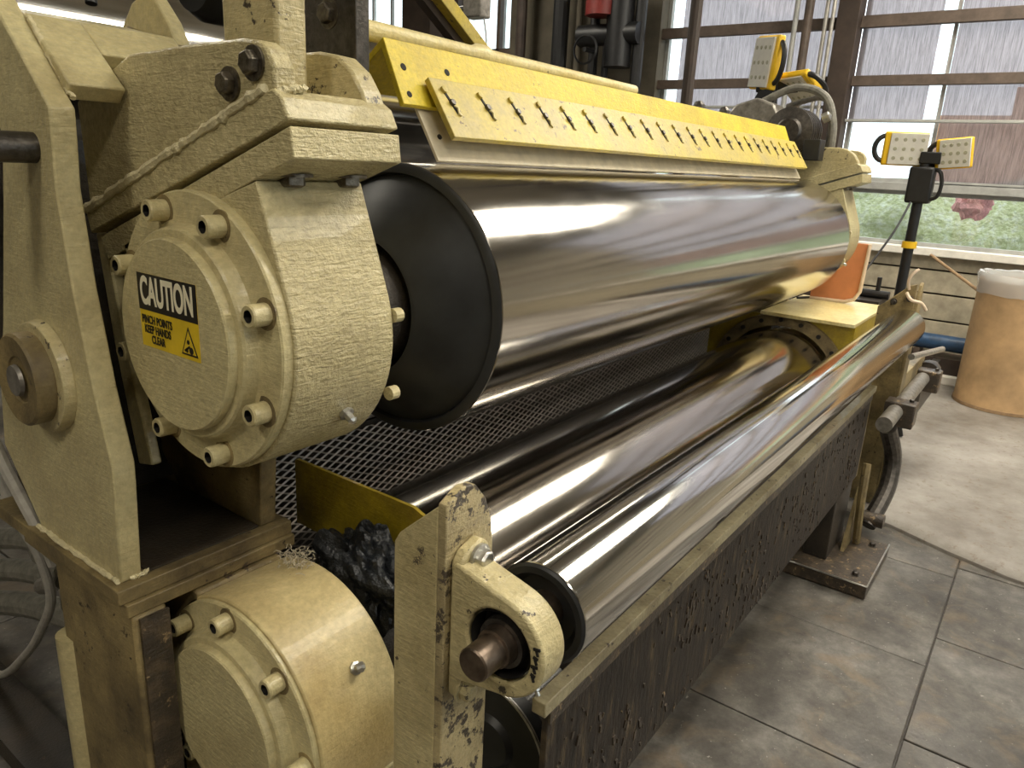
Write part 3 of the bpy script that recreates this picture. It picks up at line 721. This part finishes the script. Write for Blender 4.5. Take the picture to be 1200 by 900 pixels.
# far post with clip
fp_ = thing('bearing_post', 'far olive-cream post beside the yellow box end, behind the chrome roller', 'post')
B().prism([(3.60, .05), (3.60, .985), (3.64, 1.075), (3.66, 1.09), (3.70, 1.0), (3.72, .05)], .455, .47, 'Y').build('side_plate', 'cream_dirty_shaded', fp_, bevel=.003)
B().prism([(.47, .05), (.47, 1.085), (.50, 1.075), (.585, .99), (.61, .97), (.61, .05)], 3.60, 3.62).build('front_plate', 'cream_dirty_shaded', fp_, bevel=.003)
B().tube(spline([(3.60, .50, 1.06), (3.58, .505, 1.10), (3.575, .49, 1.135), (3.585, .475, 1.15)], 6), .006, 8).build('hook', 'palerim', fp_)
for y, z in ((.55, 1.0), (.49, 1.02)): hexbolt((3.598, y, z), (-1, 0, 0), .010, .010, fp_, 'iron')
B().tube(spline([(3.59, .505, 1.045), (3.57, .48, 1.02), (3.58, .44, 1.01), (3.60, .42, .98)], 6), .007, 8).build('wire_clip', 'palerim', fp_)

# pipe run with clamps right of the far post
pr = thing('side_shaft', 'grey horizontal shaft with two square clamp brackets right of the far post', 'shaft')
PYc, PZc = .432, .566
B().cyl((3.17, PYc, PZc), (4.45, PYc, PZc), .032, 24).build('shaft', 'grey_steel', pr)
for x in (3.44, 4.16):
    s = B().box(x - .045, x + .045, PYc - .075, PYc + .045, PZc - .065, PZc + .042).build('clamp_bracket', 'grime', pr, bevel=.006)
    hexbolt((x + .01, PYc - .05, PZc + .042), (0, 0, 1), .010, .012, s, 'iron')
B().box(3.74, 4.3, .46, .50, .50, .66).build('rail', 'cream_dirty_shaded', pr, bevel=.003)
B().cyl((3.45, .42, .80), (3.95, .36, .76), .014, 10).build('handle', 'zinc', pr)
B().lathe([(0, 0), (0, .06), (.03, .065), (.1, .055), (.1, 0)], (4.24, PYc, PZc), (1, 0, 0), 20).build('end_coupling', 'iron', pr)
lk = thing('curved_link', 'curved dark steel link hanging below the clamp brackets', 'link')
B().tube(spline([(3.36, .44, .50), (3.44, .41, .36), (3.40, .40, .24), (3.32, .41, .16), (3.25, .43, .09)], 8), [.035] * 33, 12).build('link_arm', 'iron', lk)
B().cyl((3.26, .37, .12), (3.26, .45, .12), .03, 16).build('pivot', 'grime', lk)
B().tube(spline([(3.08, .45, .42), (3.05, .44, .25), (3.12, .44, .06)], 8), .016, 8).build('rod', 'cream_dirty_shaded', lk)

# yellow box at the far end
yb = thing('yellow_box', 'open yellow box with scuffed pale top at the far roller end', 'guard box')
B().box(3.40, 4.08, .650, 1.06, .890, .906).build('top_plate', 'yellow_pale', yb, bevel=.002)
B().prism([(.652, .889), (1.30, .889), (1.30, .60)] + [(L[0] + .262 * math.cos(math.radians(a)), L[1] + .262 * math.sin(math.radians(a))) for a in range(0, 181, 12)][1:] + [(.652, .585)], 3.43, 3.445).build('front_plate', 'yellow_dark', yb)
B().box(3.445, 4.08, .652, .664, .585, .889).build('side_plate', 'yellow_dark', yb)
fl = B().lathe([(0, .262), (0, .315), (.012, .318), (.012, .262)], (3.418, *L), (1, 0, 0), 64, True).build('roller_flange', 'cream_dirty_shaded', yb)
for k in range(9):
    a = math.radians(20 + 18 * k); B().cyl((3.41, L[0] - .29 * math.cos(a), L[1] + .29 * math.sin(a)), (3.42, L[0] - .29 * math.cos(a), L[1] + .29 * math.sin(a)), .010, 8).build('flange_bolt', 'hole', fl)
# yellow sheet near
yn = thing('yellow_guard', 'dull yellow sheet guard standing between the near housings and lower roller', 'guard')
B().prism([(1.20, .738), (1.20, .880), (1.195, .885), (.86, .885), (.745, .845), (.74, .80), (.86, .79), (1.02, .735)], .905, .912).build('sheet', 'yellow_dark', yn)

# expanded metal guard behind the rollers
ms = thing('mesh_guard', 'expanded metal mesh guard panel between the upper and lower rollers', 'mesh')
b = B(); dx, dz = .022, .0095; YM = 1.30
nx = int(2.85 / dx); nz = int(.455 / dz)
vid = {}
w = .0019
def strand(p, q):
    p, q = Vector(p), Vector(q); d = (q - p).normalized(); nn = Vector((0, 1, 0)); s = d.cross(nn).normalized() * w
    v = [b.b.verts.new(c) for c in (p + s, q + s, q - s + Vector((0, -.002, 0)), p - s + Vector((0, -.002, 0)))]
    b.b.faces.new(v)
for i in range(nx):
    for j in range(nz):
        x = .81 + i * dx; z = .42 + j * dz
        if (i + j) % 2 == 0: strand((x, YM, z), (x + dx, YM, z + dz))
        else: strand((x, YM, z + dz), (x + dx, YM, z))
b.build('mesh_sheet', 'mesh', ms, smooth=False, kind='stuff')
B().cyl((.80, YM - .01, .886), (3.65, YM - .01, .886), .008, 8).build('top_rail', 'grey_steel', ms)
B().box(.80, 3.65, YM - .02, YM + .01, .865, .878).build('top_angle', 'grime_and_shade', ms)
B().box(.80, 3.65, YM - .02, YM + .01, .38, .42).build('bottom_angle', 'grime_and_shade', ms)
tag(B().box(.82, 4.25, 1.52, 1.55, .05, 1.3).build('dark_backing', 'grime_and_shade'), 'added dark panel closing the view behind the expanded mesh guard', 'panel')  # added dark sheet, keeps bright background out of the mesh openings

# rag
rg = B(); bmesh.ops.create_icosphere(rg.b, subdivisions=5, radius=1)
for v in rg.b.verts:
    d = v.co.normalized(); f = .95 + .30 * noise.noise(d * 1.6) + .45 * abs(noise.noise(d * 2.3 + Vector((3, 1, 0)))) - .20 * abs(noise.noise(d * 4.5 + Vector((0, 5, 0))))
    v.co = Vector((d.x * .050, d.y * .105, d.z * .088)) * f + Vector((.850, .930, .745))
tag(rg.build('crumpled_rag', 'rag'), 'crumpled shiny black rag stuffed beside the lower bearing housing', 'rag')
lt = B(); r2 = random.Random(5)
for i in range(120):
    a = Vector((r2.gauss(.735, .014), r2.gauss(.985, .016), .797 + r2.random() * .016)); d = Vector((r2.uniform(-1, 1), r2.uniform(-1, 1), r2.uniform(-.2, .6))) * .012
    lt.tube([a, a + d * .6 + Vector((0, 0, .003)), a + d], .0008, 4)
tag(lt.build('lint_tuft', 'board', kind='stuff'), 'small tuft of tan lint on top of lower housing', 'lint')

# ------------------------------------------------------------------ YELLOW KNIFE GUARD
kg = thing('knife_guard', 'long yellow angle guard with slotted clamp plate above the upper roller', 'guard')
def dirv(a, b): d = Vector((b[0] - a[0], b[1] - a[1])); return d.normalized()
rid, fb = (1.083, 1.710), (1.028, 1.594)
d1 = dirv(rid, fb); n1 = Vector((d1.y, -d1.x)); n1 = n1 if n1.x > 0 else -n1     # inward normal (away from camera)
d2 = Vector((.80, -.60)); n2 = Vector((-.60, -.80))
T = .012
inner = (rid[0] + (n1.x + n2.x) * T / (1 + n1.dot(n2)), rid[1] + (n1.y + n2.y) * T / (1 + n1.dot(n2)))
angle = [rid, fb, (fb[0] + n1.x * T, fb[1] + n1.y * T), inner, (rid[0] + d2.x * .135 - .6 * T, rid[1] + d2.y * .135 - .8 * T), (rid[0] + d2.x * .135, rid[1] + d2.y * .135)]
B().prism(angle, 1.045, 3.44).build('angle_bar', 'yellow', kg, bevel=.0015)
s0, s1 = (1.034, 1.648), (.962, 1.541)
dd = dirv(s0, s1); nn = Vector((dd.y, -dd.x)); nn = nn if nn.x > 0 else -nn
def off(p, k): return (p[0] + nn.x * k, p[1] + nn.y * k)
B().prism([s0, s1, off(s1, .012), off(s0, .012)], 1.115, 3.445).build('slotted_plate', 'yellow_worn', kg, bevel=.0015)
B().prism([(1.050, 1.602), (.985, 1.497), (.990, 1.494), (1.056, 1.599)], 1.095, 3.445).build('blade', 'blade', kg, bevel=.0005)
for x, t in ((1.075, .42), (1.20, .38)):
    p = (rid[0] + (fb[0] - rid[0]) * t, rid[1] + (fb[1] - rid[1]) * t)
    B().lathe([(.0010, 0), (.0010, .0070), (-.001, .0070)], (x, p[0], p[1]), (0, -n1.x, -n1.y), 14).build('hole', 'hole', kg)
for x, t in ((1.068, .84),):
    p = (rid[0] + (fb[0] - rid[0]) * t, rid[1] + (fb[1] - rid[1]) * t)
    B().lathe([(.0010, 0), (.0010, .0062), (-.001, .0062)], (x, p[0], p[1]), (0, -n1.x, -n1.y), 14).build('hole', 'hole', kg)
B().lathe([(.003, 0), (.003, .0052), (-.003, .0052)], (1.125, 1.012, 1.540), (0, -.85, .5), 12).build('hole', 'hole', kg)
Xs = [1.15, 1.26, 1.365, 1.47, 1.57, 1.67, 1.775, 1.875, 1.98, 2.08, 2.185, 2.29, 2.39, 2.495, 2.6, 2.7, 2.8, 2.9, 3.0, 3.1, 3.2, 3.3, 3.4]
fd = Vector((0, -nn.x, -nn.y))
for i, x in enumerate(Xs):
    c = Vector((0, (s0[0] * .60 + s1[0] * .40), (s0[1] * .60 + s1[1] * .40))); c.x = x
    ax = Vector((.28, dd.x, dd.y)).normalized()
    u = ax; v_ = fd.cross(u).normalized()
    mt = Matrix((( u.x, v_.x, fd.x, c.x), (u.y, v_.y, fd.y, c.y), (u.z, v_.z, fd.z, c.z), (0, 0, 0, 1)))
    sl = B().obox(mt, .052, .0075, .0016).build('slot', 'hole', kg)
    sc = B().lathe([(0, 0), (0, .0078), (.005, .0074), (.007, .0), ], c - u * .027 + fd * .0005, fd, 8).build('clamp_screw', 'yellow_worn', sl)
    B().lathe([(0, 0), (0, .0075), (.006, .0065), (.006, 0)], c + u * .002 + fd * .0005, fd, 6).build('clamp_nut', 'iron', sl)
    B().tube([c + u * .008 + fd * .002, c + u * .016 + v_ * .004 + fd * .004, c + u * .026 - v_ * .002 + fd * .003, c + u * .031 + v_ * .003 + fd * .002], .0022, 6).build('retainer_spring', 'yellow_pale', sl)
B().lathe([(0, 0), (0, .028), (.02, .034), (.05, .028), (.06, .02), (.40, .018), (.42, .025), (.45, .025), (.47, .018), (1.2, .016)], (1.02, 1.185, 1.735), (1, 0, 0), 20).build('hinge_tube', 'yellow_pale', kg)
for x in (2.62, 2.86): B().lathe([(0, 0), (0, .02), (.03, .022), (.045, .012), (.045, 0)], (x, 1.13, 1.695), (0, .2, 1), 10).build('ridge_knob', 'iron', kg)
# brace rising behind the guard
o = thing('diagonal_brace', 'ochre steel brace rising diagonally behind the yellow guard', 'brace')
br0, br1 = Vector((1.95, 1.46, 1.71)), Vector((1.60, 1.47, 1.93))
dv = (br1 - br0).normalized()
q = dv.to_track_quat('X', 'Z').to_matrix().to_4x4()
B().obox(Matrix.Translation((br0 + dv * .35)) @ q, .95, .035, .035).build('flat_bar', 'yellow_worn', o, bevel=.002)
B().obox(Matrix.Translation((br0 + dv * .35 + Vector((.0, .03, -.028)))) @ q, .9, .03, .03).build('web', 'darkbrown', o)
B().box(1.9, 2.0, 1.42, 1.50, 1.56, 1.72).build('foot', 'darkbrown', o)
o = thing('sensor_box', 'small grey control box on a dark arm before the bright window', 'box')
B().box(2.96, 3.04, 2.42, 2.53, 2.15, 2.26).build('case', 'grey_steel', o, bevel=.008)
B().cyl((3.0, 2.53, 2.19), (3.0, 2.72, 2.19), .02, 12).build('arm', 'black', o)
B().box(2.97, 3.03, 2.66, 2.75, 1.9, 2.75).build('bracket', 'darkbrown', o, bevel=.004)
B().tube(spline([(3.0, 2.43, 2.15), (3.0, 2.41, 2.05), (3.0, 2.42, 1.95)], 5), .004, 6).build('wire', 'cable', o)
# dark drum parts top left: chain adjuster
o = thing('adjusting_screw', 'black adjusting screw hanging before the chrome roller at top left', 'screw')
B().lathe([(0, 0), (0, .010), (.020, .010), (.024, .019), (.06, .024), (.30, .026), (.30, 0)], (.72, 1.485, 1.735), (.15, .25, 1), 14).build('screw', 'black', o)
o = thing('coupling', 'black ring coupling between the chrome roller and the lever', 'coupling')
B().lathe([(0, .03), (0, .06), (.03, .075), (.07, .075), (.10, .06), (.10, .03)], (.86, 1.39, 1.80), (1, 0, 0), 32).build('ring', 'black', o)
B().cyl((.85, 1.39, 1.80), (.98, 1.39, 1.80), .03, 20).build('stud', 'zinc', o)

# frame crown fin behind the tie box
o = thing('frame_fin', 'rounded cream fin plate standing beside the cream tie box', 'plate')
B().prism([(1.465, 1.66), (1.45, 1.69), (1.40, 1.735), (1.36, 1.748), (1.33, 1.74), (1.29, 1.70), (1.262, 1.655), (1.27, 1.60), (1.40, 1.60)], .748, .775).build('plate', 'cream', o, bevel=.003)

# ------------------------------------------------------------------ FAR SIDE BITS
gm = thing('gear_motor', 'grey ribbed motor with hoses above the far end of the yellow guard', 'motor')
gp = [(0, 0), (0, .05), (.01, .06)]
for i in range(6): gp += [(.02 + i * .03, .105), (.032 + i * .03, .105), (.035 + i * .03, .092), (.047 + i * .03, .092)]
gp += [(.21, .07), (.21, 0)]
B().lathe(gp, (3.60, 1.12, 1.70), (1, 0, 0), 40).build('ribbed_body', 'iron', gm)
B().prism([(1.45, 1.76), (1.40, 1.82), (1.30, 1.85), (1.22, 1.82), (1.18, 1.76), (1.18, 1.66), (1.45, 1.66)], 3.66, 3.82).build('gearbox', 'grey_steel', gm, bevel=.01)
B().lathe([(0, 0), (0, .022), (.03, .022), (.04, .0)], (3.70, 1.0, 1.76), (0, -1, .5), 12).build('fitting', 'zinc', gm)
B().tube(spline([(3.75, 1.30, 1.84), (3.75, 1.15, 1.90), (3.75, 1.02, 1.86), (3.73, .96, 1.74), (3.72, .95, 1.60)], 8), .018, 10).build('hose', 'hose', gm)
B().tube(spline([(3.80, 1.20, 1.82), (3.80, 1.05, 1.86), (3.80, .99, 1.80), (3.78, .98, 1.64)], 8), .014, 10).build('hose', 'grey_steel', gm)
B().box(3.56, 3.64, .955, 1.03, 1.575, 1.665).build('bracket', 'black', gm, bevel=.004)

def worklight(loc, aim, label, roll=0, s=1.0, hw=.105, hh=.085, handle=-1):
    d = Vector(aim).normalized(); q = d.to_track_quat('-Y', 'Z').to_matrix().to_4x4()
    m = Matrix.Translation(loc) @ q @ Matrix.Rotation(roll, 4, 'Y')
    o = thing('work_light', label, 'work light', 'yellow LED work lights')
    def T_(x, y, z): return m @ Matrix.Translation((x, y, z))
    B().obox(T_(0, .018, 0), hw * 2, .036, hh * 2).build('housing', 'ledyel', o, bevel=.008)
    B().obox(T_(handle * hw * -.12, -.004, 0), hw * 1.72, .012, hh * 1.84).build('lens', 'ledface', o, bevel=.002)
    g = B()
    for i in range(4):
        for j in range(3):
            p = m @ Vector((handle * hw * -.12 + (-.6 + .4 * i) * hw, -.0105, (-.55 + .55 * j) * hh)); g.lathe([(0, 0), (0, .010), (.002, .008), (.002, 0)], p, m.to_3x3() @ Vector((0, -1, 0)), 10)
    g.build('led_dots', 'leddot', o, kind='stuff')
    g = [m @ Vector((handle * (hw * .92 + .05 * math.sin(a)), .02, -hh * .75 * math.cos(a))) for a in [PI * k / 10 for k in range(11)]]
    B().tube(g, .013, 8).build('grip', 'black', o)
    B().obox(T_(0, .048, 0), hw * 1.0, .03, hh * 1.1).build('heat_sink', 'black', o, bevel=.004)
    return o
worklight((4.5, .775, 1.670), (-1, -.30, -.05), 'left one of the two square LED work lights on the black tripod', 0, handle=-1)
worklight((4.5, .552, 1.655), (-1, .25, -.05), 'right one of the two square LED work lights on the black tripod', -.10, hw=.085, hh=.075, handle=-1)
worklight((3.95, 1.395, 2.04), (-.75, .62, .02), 'upright yellow work light turned away, above the grey motor', .1, hw=.10, hh=.125, handle=1)
worklight((3.95, 1.20, 1.915), (-.50, .38, -.78), 'yellow work light tilted downwards over the grey motor', 0, hw=.11, hh=.085, handle=1)
o = thing('light_bracket', 'black twin bracket under the two yellow lights above the motor', 'bracket')
B().cyl((3.93, 1.30, 1.70), (3.95, 1.33, 1.95), .02, 12).build('stem', 'black', o)
B().box(3.95, 4.02, 1.20, 1.42, 1.90, 1.96).build('crossbar', 'black', o, bevel=.01)
B().lathe([(0, 0), (0, .05), (.05, .05), (.05, 0)], (3.90, 1.35, 1.86), (1, 0, 0), 16).build('knob', 'black', o)

# tripod
tp = thing('light_stand', 'black tripod stand with yellow clip carrying two work lights', 'stand')
B().cyl((4.53, .672, .75), (4.53, .672, 1.62), .026, 16).build('pole', 'black', tp)
B().cyl((4.53, .672, .30), (4.53, .672, .80), .031, 16).build('lower_tube', 'black', tp)
for a in (90, 210, 330):
    a = math.radians(a); B().cyl((4.53, .672, .62), (4.53 + .25 * math.cos(a), .672 + .25 * math.sin(a), .06), .014, 10).build('leg', 'black', tp)
B().cyl((4.53, .672, 1.165), (4.53, .672, 1.20), .037, 16).build('yellow_clip', 'ledyel', tp)
B().box(4.49, 4.57, .615, .735, 1.40, 1.585).build('control_box', 'black', tp, bevel=.012)
B().tube(spline([(4.51, .625, 1.42), (4.50, .585, 1.44), (4.50, .575, 1.50), (4.50, .590, 1.56), (4.51, .625, 1.575)], 5), .010, 8).build('carry_handle', 'black', tp)
B().box(4.50, 4.56, .60, .70, 1.60, 1.66).build('cross_head', 'black', tp, bevel=.006)
tag(B().tube(spline([(4.50, .70, 1.41), (4.38, .73, 1.26), (4.28, .80, 1.08), (4.15, .84, .97), (4.06, .90, .930), (4.0, .98, .914), (3.9, 1.04, .912)], 10), .006, 8).build('power_cord', 'black'),
    'black power cord sagging from the light stand to the yellow box', 'cord')

# orange tray leaning on the box
og = B(); rows = []
for i in range(13):
    t = i / 12; row = []
    for k, (y, z) in enumerate([(.775, 1.19), (.775, 1.12), (.772, 1.04), (.775, .98), (.80, .935), (.86, .915), (.95, .915)]):
        ww = .33 * (1 if k < 6 else 1)
        x = 3.93 + t * .10 - (1.19 - z) * .05; row.append((x, y, z))
    rows.append(row)
orr = thing('orange_bin', 'orange plastic bin panel with pale rim standing on the yellow box', 'bin')
prof = [(.760, 1.205), (.770, .97), (.790, .935), (.830, .918), (1.00, .910), (1.00, 1.205)]
B().prism(prof, 3.98, 3.99).build('panel', 'orange', orr, bevel=.002)
B().tube([(3.975, y, z) for y, z in ((.758, 1.205), (.766, .97), (.788, .930), (.830, .914), (1.00, .910))], .009, 8).build('rim', 'palerim', orr)

# clutter behind the box
o = thing('hand_valve', 'small black hand valve behind the scuffed box top', 'valve')
B().cyl((4.28, .74, .95), (4.28, .74, 1.02), .012, 10).cyl((4.28, .68, .93), (4.28, .82, .93), .022, 12).build('body', 'black', o)
B().box(4.14, 4.40, .70, .98, .05, .91).build('stand_box', 'grime_and_shade', o)
# clutter near drum
o = thing('floor_rack', 'low dark metal rack on the floor left of the fibre drum', 'rack')
B().box(5.3, 6.1, .55, .60, .05, .28).build('rail', 'iron', o, bevel=.004)
B().box(5.3, 6.1, .95, 1.0, .05, .28).build('rail', 'iron', o, bevel=.004)
for x in (5.35, 5.7, 6.05): B().box(x - .02, x + .02, .60, .95, .20, .24).build('crossbar', 'grey_steel', o, bevel=.003)
B().cyl((5.6, .70, .30), (5.95, .80, .30), .05, 14).build('roll', 'iron', o)

# fibre drum
DX, DY, DR = 6.02, .135, .285
dr = thing('fibre_drum', 'tall brown cardboard fibre drum with plastic-lined top by the wall', 'drum')
B().lathe([(0, 0), (0, DR), (.02, DR + .004), (.03, DR), (.86, DR), (.86, DR - .012), (.05, DR - .012), (.05, 0)], (DX, DY, .05), (0, 0, 1), 64).build('side_wall', 'card', dr)
B().lathe([(0, DR + .001), (0, DR + .006), (.022, DR + .006), (.022, DR + .001)], (DX, DY, .052), (0, 0, 1), 64, True).build('base_ring', 'wood', dr)
bg = B(); rn = []
for j, (h, e) in enumerate([(.77, .006), (.80, .010), (.84, .014), (.88, .018), (.905, .008), (.90, -.02), (.86, -.03), (.5, -.03)]):
    rn.append([])
    for k in range(72):
        a = 2 * PI * k / 72; nz_ = noise.noise(Vector((math.cos(a) * 4, math.sin(a) * 4, h * 9)))
        r = DR + e + .012 * nz_ * (1 if j < 6 else .3); rn[-1].append(bg.b.verts.new((DX + r * math.cos(a), DY + r * math.sin(a), .05 + h + .012 * nz_)))
for a_, b2 in zip(rn, rn[1:]):
    for k in range(72): bg.b.faces.new((a_[k], a_[(k + 1) % 72], b2[(k + 1) % 72], b2[k]))
bg.build('liner', 'plasticbag', dr)
tag(B().cyl((6.30, .78, 1.0), (6.12, .40, .79), .011, 10).build('wooden_stick', 'wood'), 'thin wooden stick sticking out beside the fibre drum rim', 'stick')
tag(B().cyl((6.30, .44, .05), (6.30, .44, .052), .01, 8).build('washer', 'zinc'), 'tiny metal washer lying by the drum', 'washer') if False else None

# ------------------------------------------------------------------ LEFT: hoses and loops
def hose(pts, r, m, label, group=None, k=8):
    o = thing('hose', label, 'hose', group)
    P = spline(pts, k); B().tube(P, r, 12).build('tube', m, o)
    return o, P
G = 'dusty hoses at the lower left'
for i, (z, y, r, lab) in enumerate(((.555, 2.00, .028, 'topmost dusty grey hose left of the pedestal'), (.455, 2.02, .030, 'second dusty grey hose down beside the pedestal'),
                                    (.355, 2.0, .032, 'third dusty hose down beside the pedestal'), (.245, 2.03, .036, 'lowest fat dusty hose beside the pedestal'))):
    o, P = hose([(.62, 3.2, z - .25), (.66, 2.5, z - .12), (.70, 2.1, z + .0), (.74, 1.85, z + .03), (.80, 1.62, z + .02)], r, 'hose', lab, G)
    B().lathe([(0, r), (0, r * 1.25), (.03, r * 1.25), (.03, r)], (.735, 1.87, z + .028), (.1, -1, 0), 16, True).build('clamp', 'zinc', o)
o, P = hose([(.535, 1.80, .96), (.54, 1.72, .80), (.545, 1.655, .71), (.55, 1.60, .655), (.555, 1.585, .56), (.555, 1.66, .45), (.56, 1.80, .31), (.57, 2.05, .12), (.60, 2.35, -.0 + .03)], .010, 'cable', 'thin light grey cable looping beside the pedestal')
tag(B().tube(spline([(.47, 1.52, 1.0), (.475, 1.49, .93), (.48, 1.43, .86), (.49, 1.40, .80), (.50, 1.39, .74)], 8), .011, 8).build('cable', 'cable'), 'light grey cable following the lower left edge of the frame plate', 'cable')
fm = thing('hose_fitting', 'dirty cluster of hose fittings at the pedestal corner', 'fitting')
B().lathe([(0, 0), (0, .03), (.03, .035), (.05, .022), (.10, .022), (.11, .03), (.13, .03), (.13, 0)], (.60, 1.72, .62), (0, -1, -.3), 14).build('elbow', 'hose', fm)
B().box(.58, .66, 1.44, 1.62, .50, .62).build('manifold', 'hose', fm, bevel=.01)
B().cyl((.60, 1.60, .58), (.60, 1.75, .50), .02, 12).build('nipple', 'grey_steel', fm)
o = thing('cable_tray', 'dark channel on the floor behind the pedestal', 'channel')
B().box(.50, .62, 1.45, 3.5, 0.0, .06).build('channel', 'grime_and_shade', o)
tag(B().box(1.0, 3.6, 2.9, 3.0, 0, 1.5).build('dark_cabinet', 'grime_and_shade'), 'dark cabinet side behind the hoses at the left', 'cabinet')
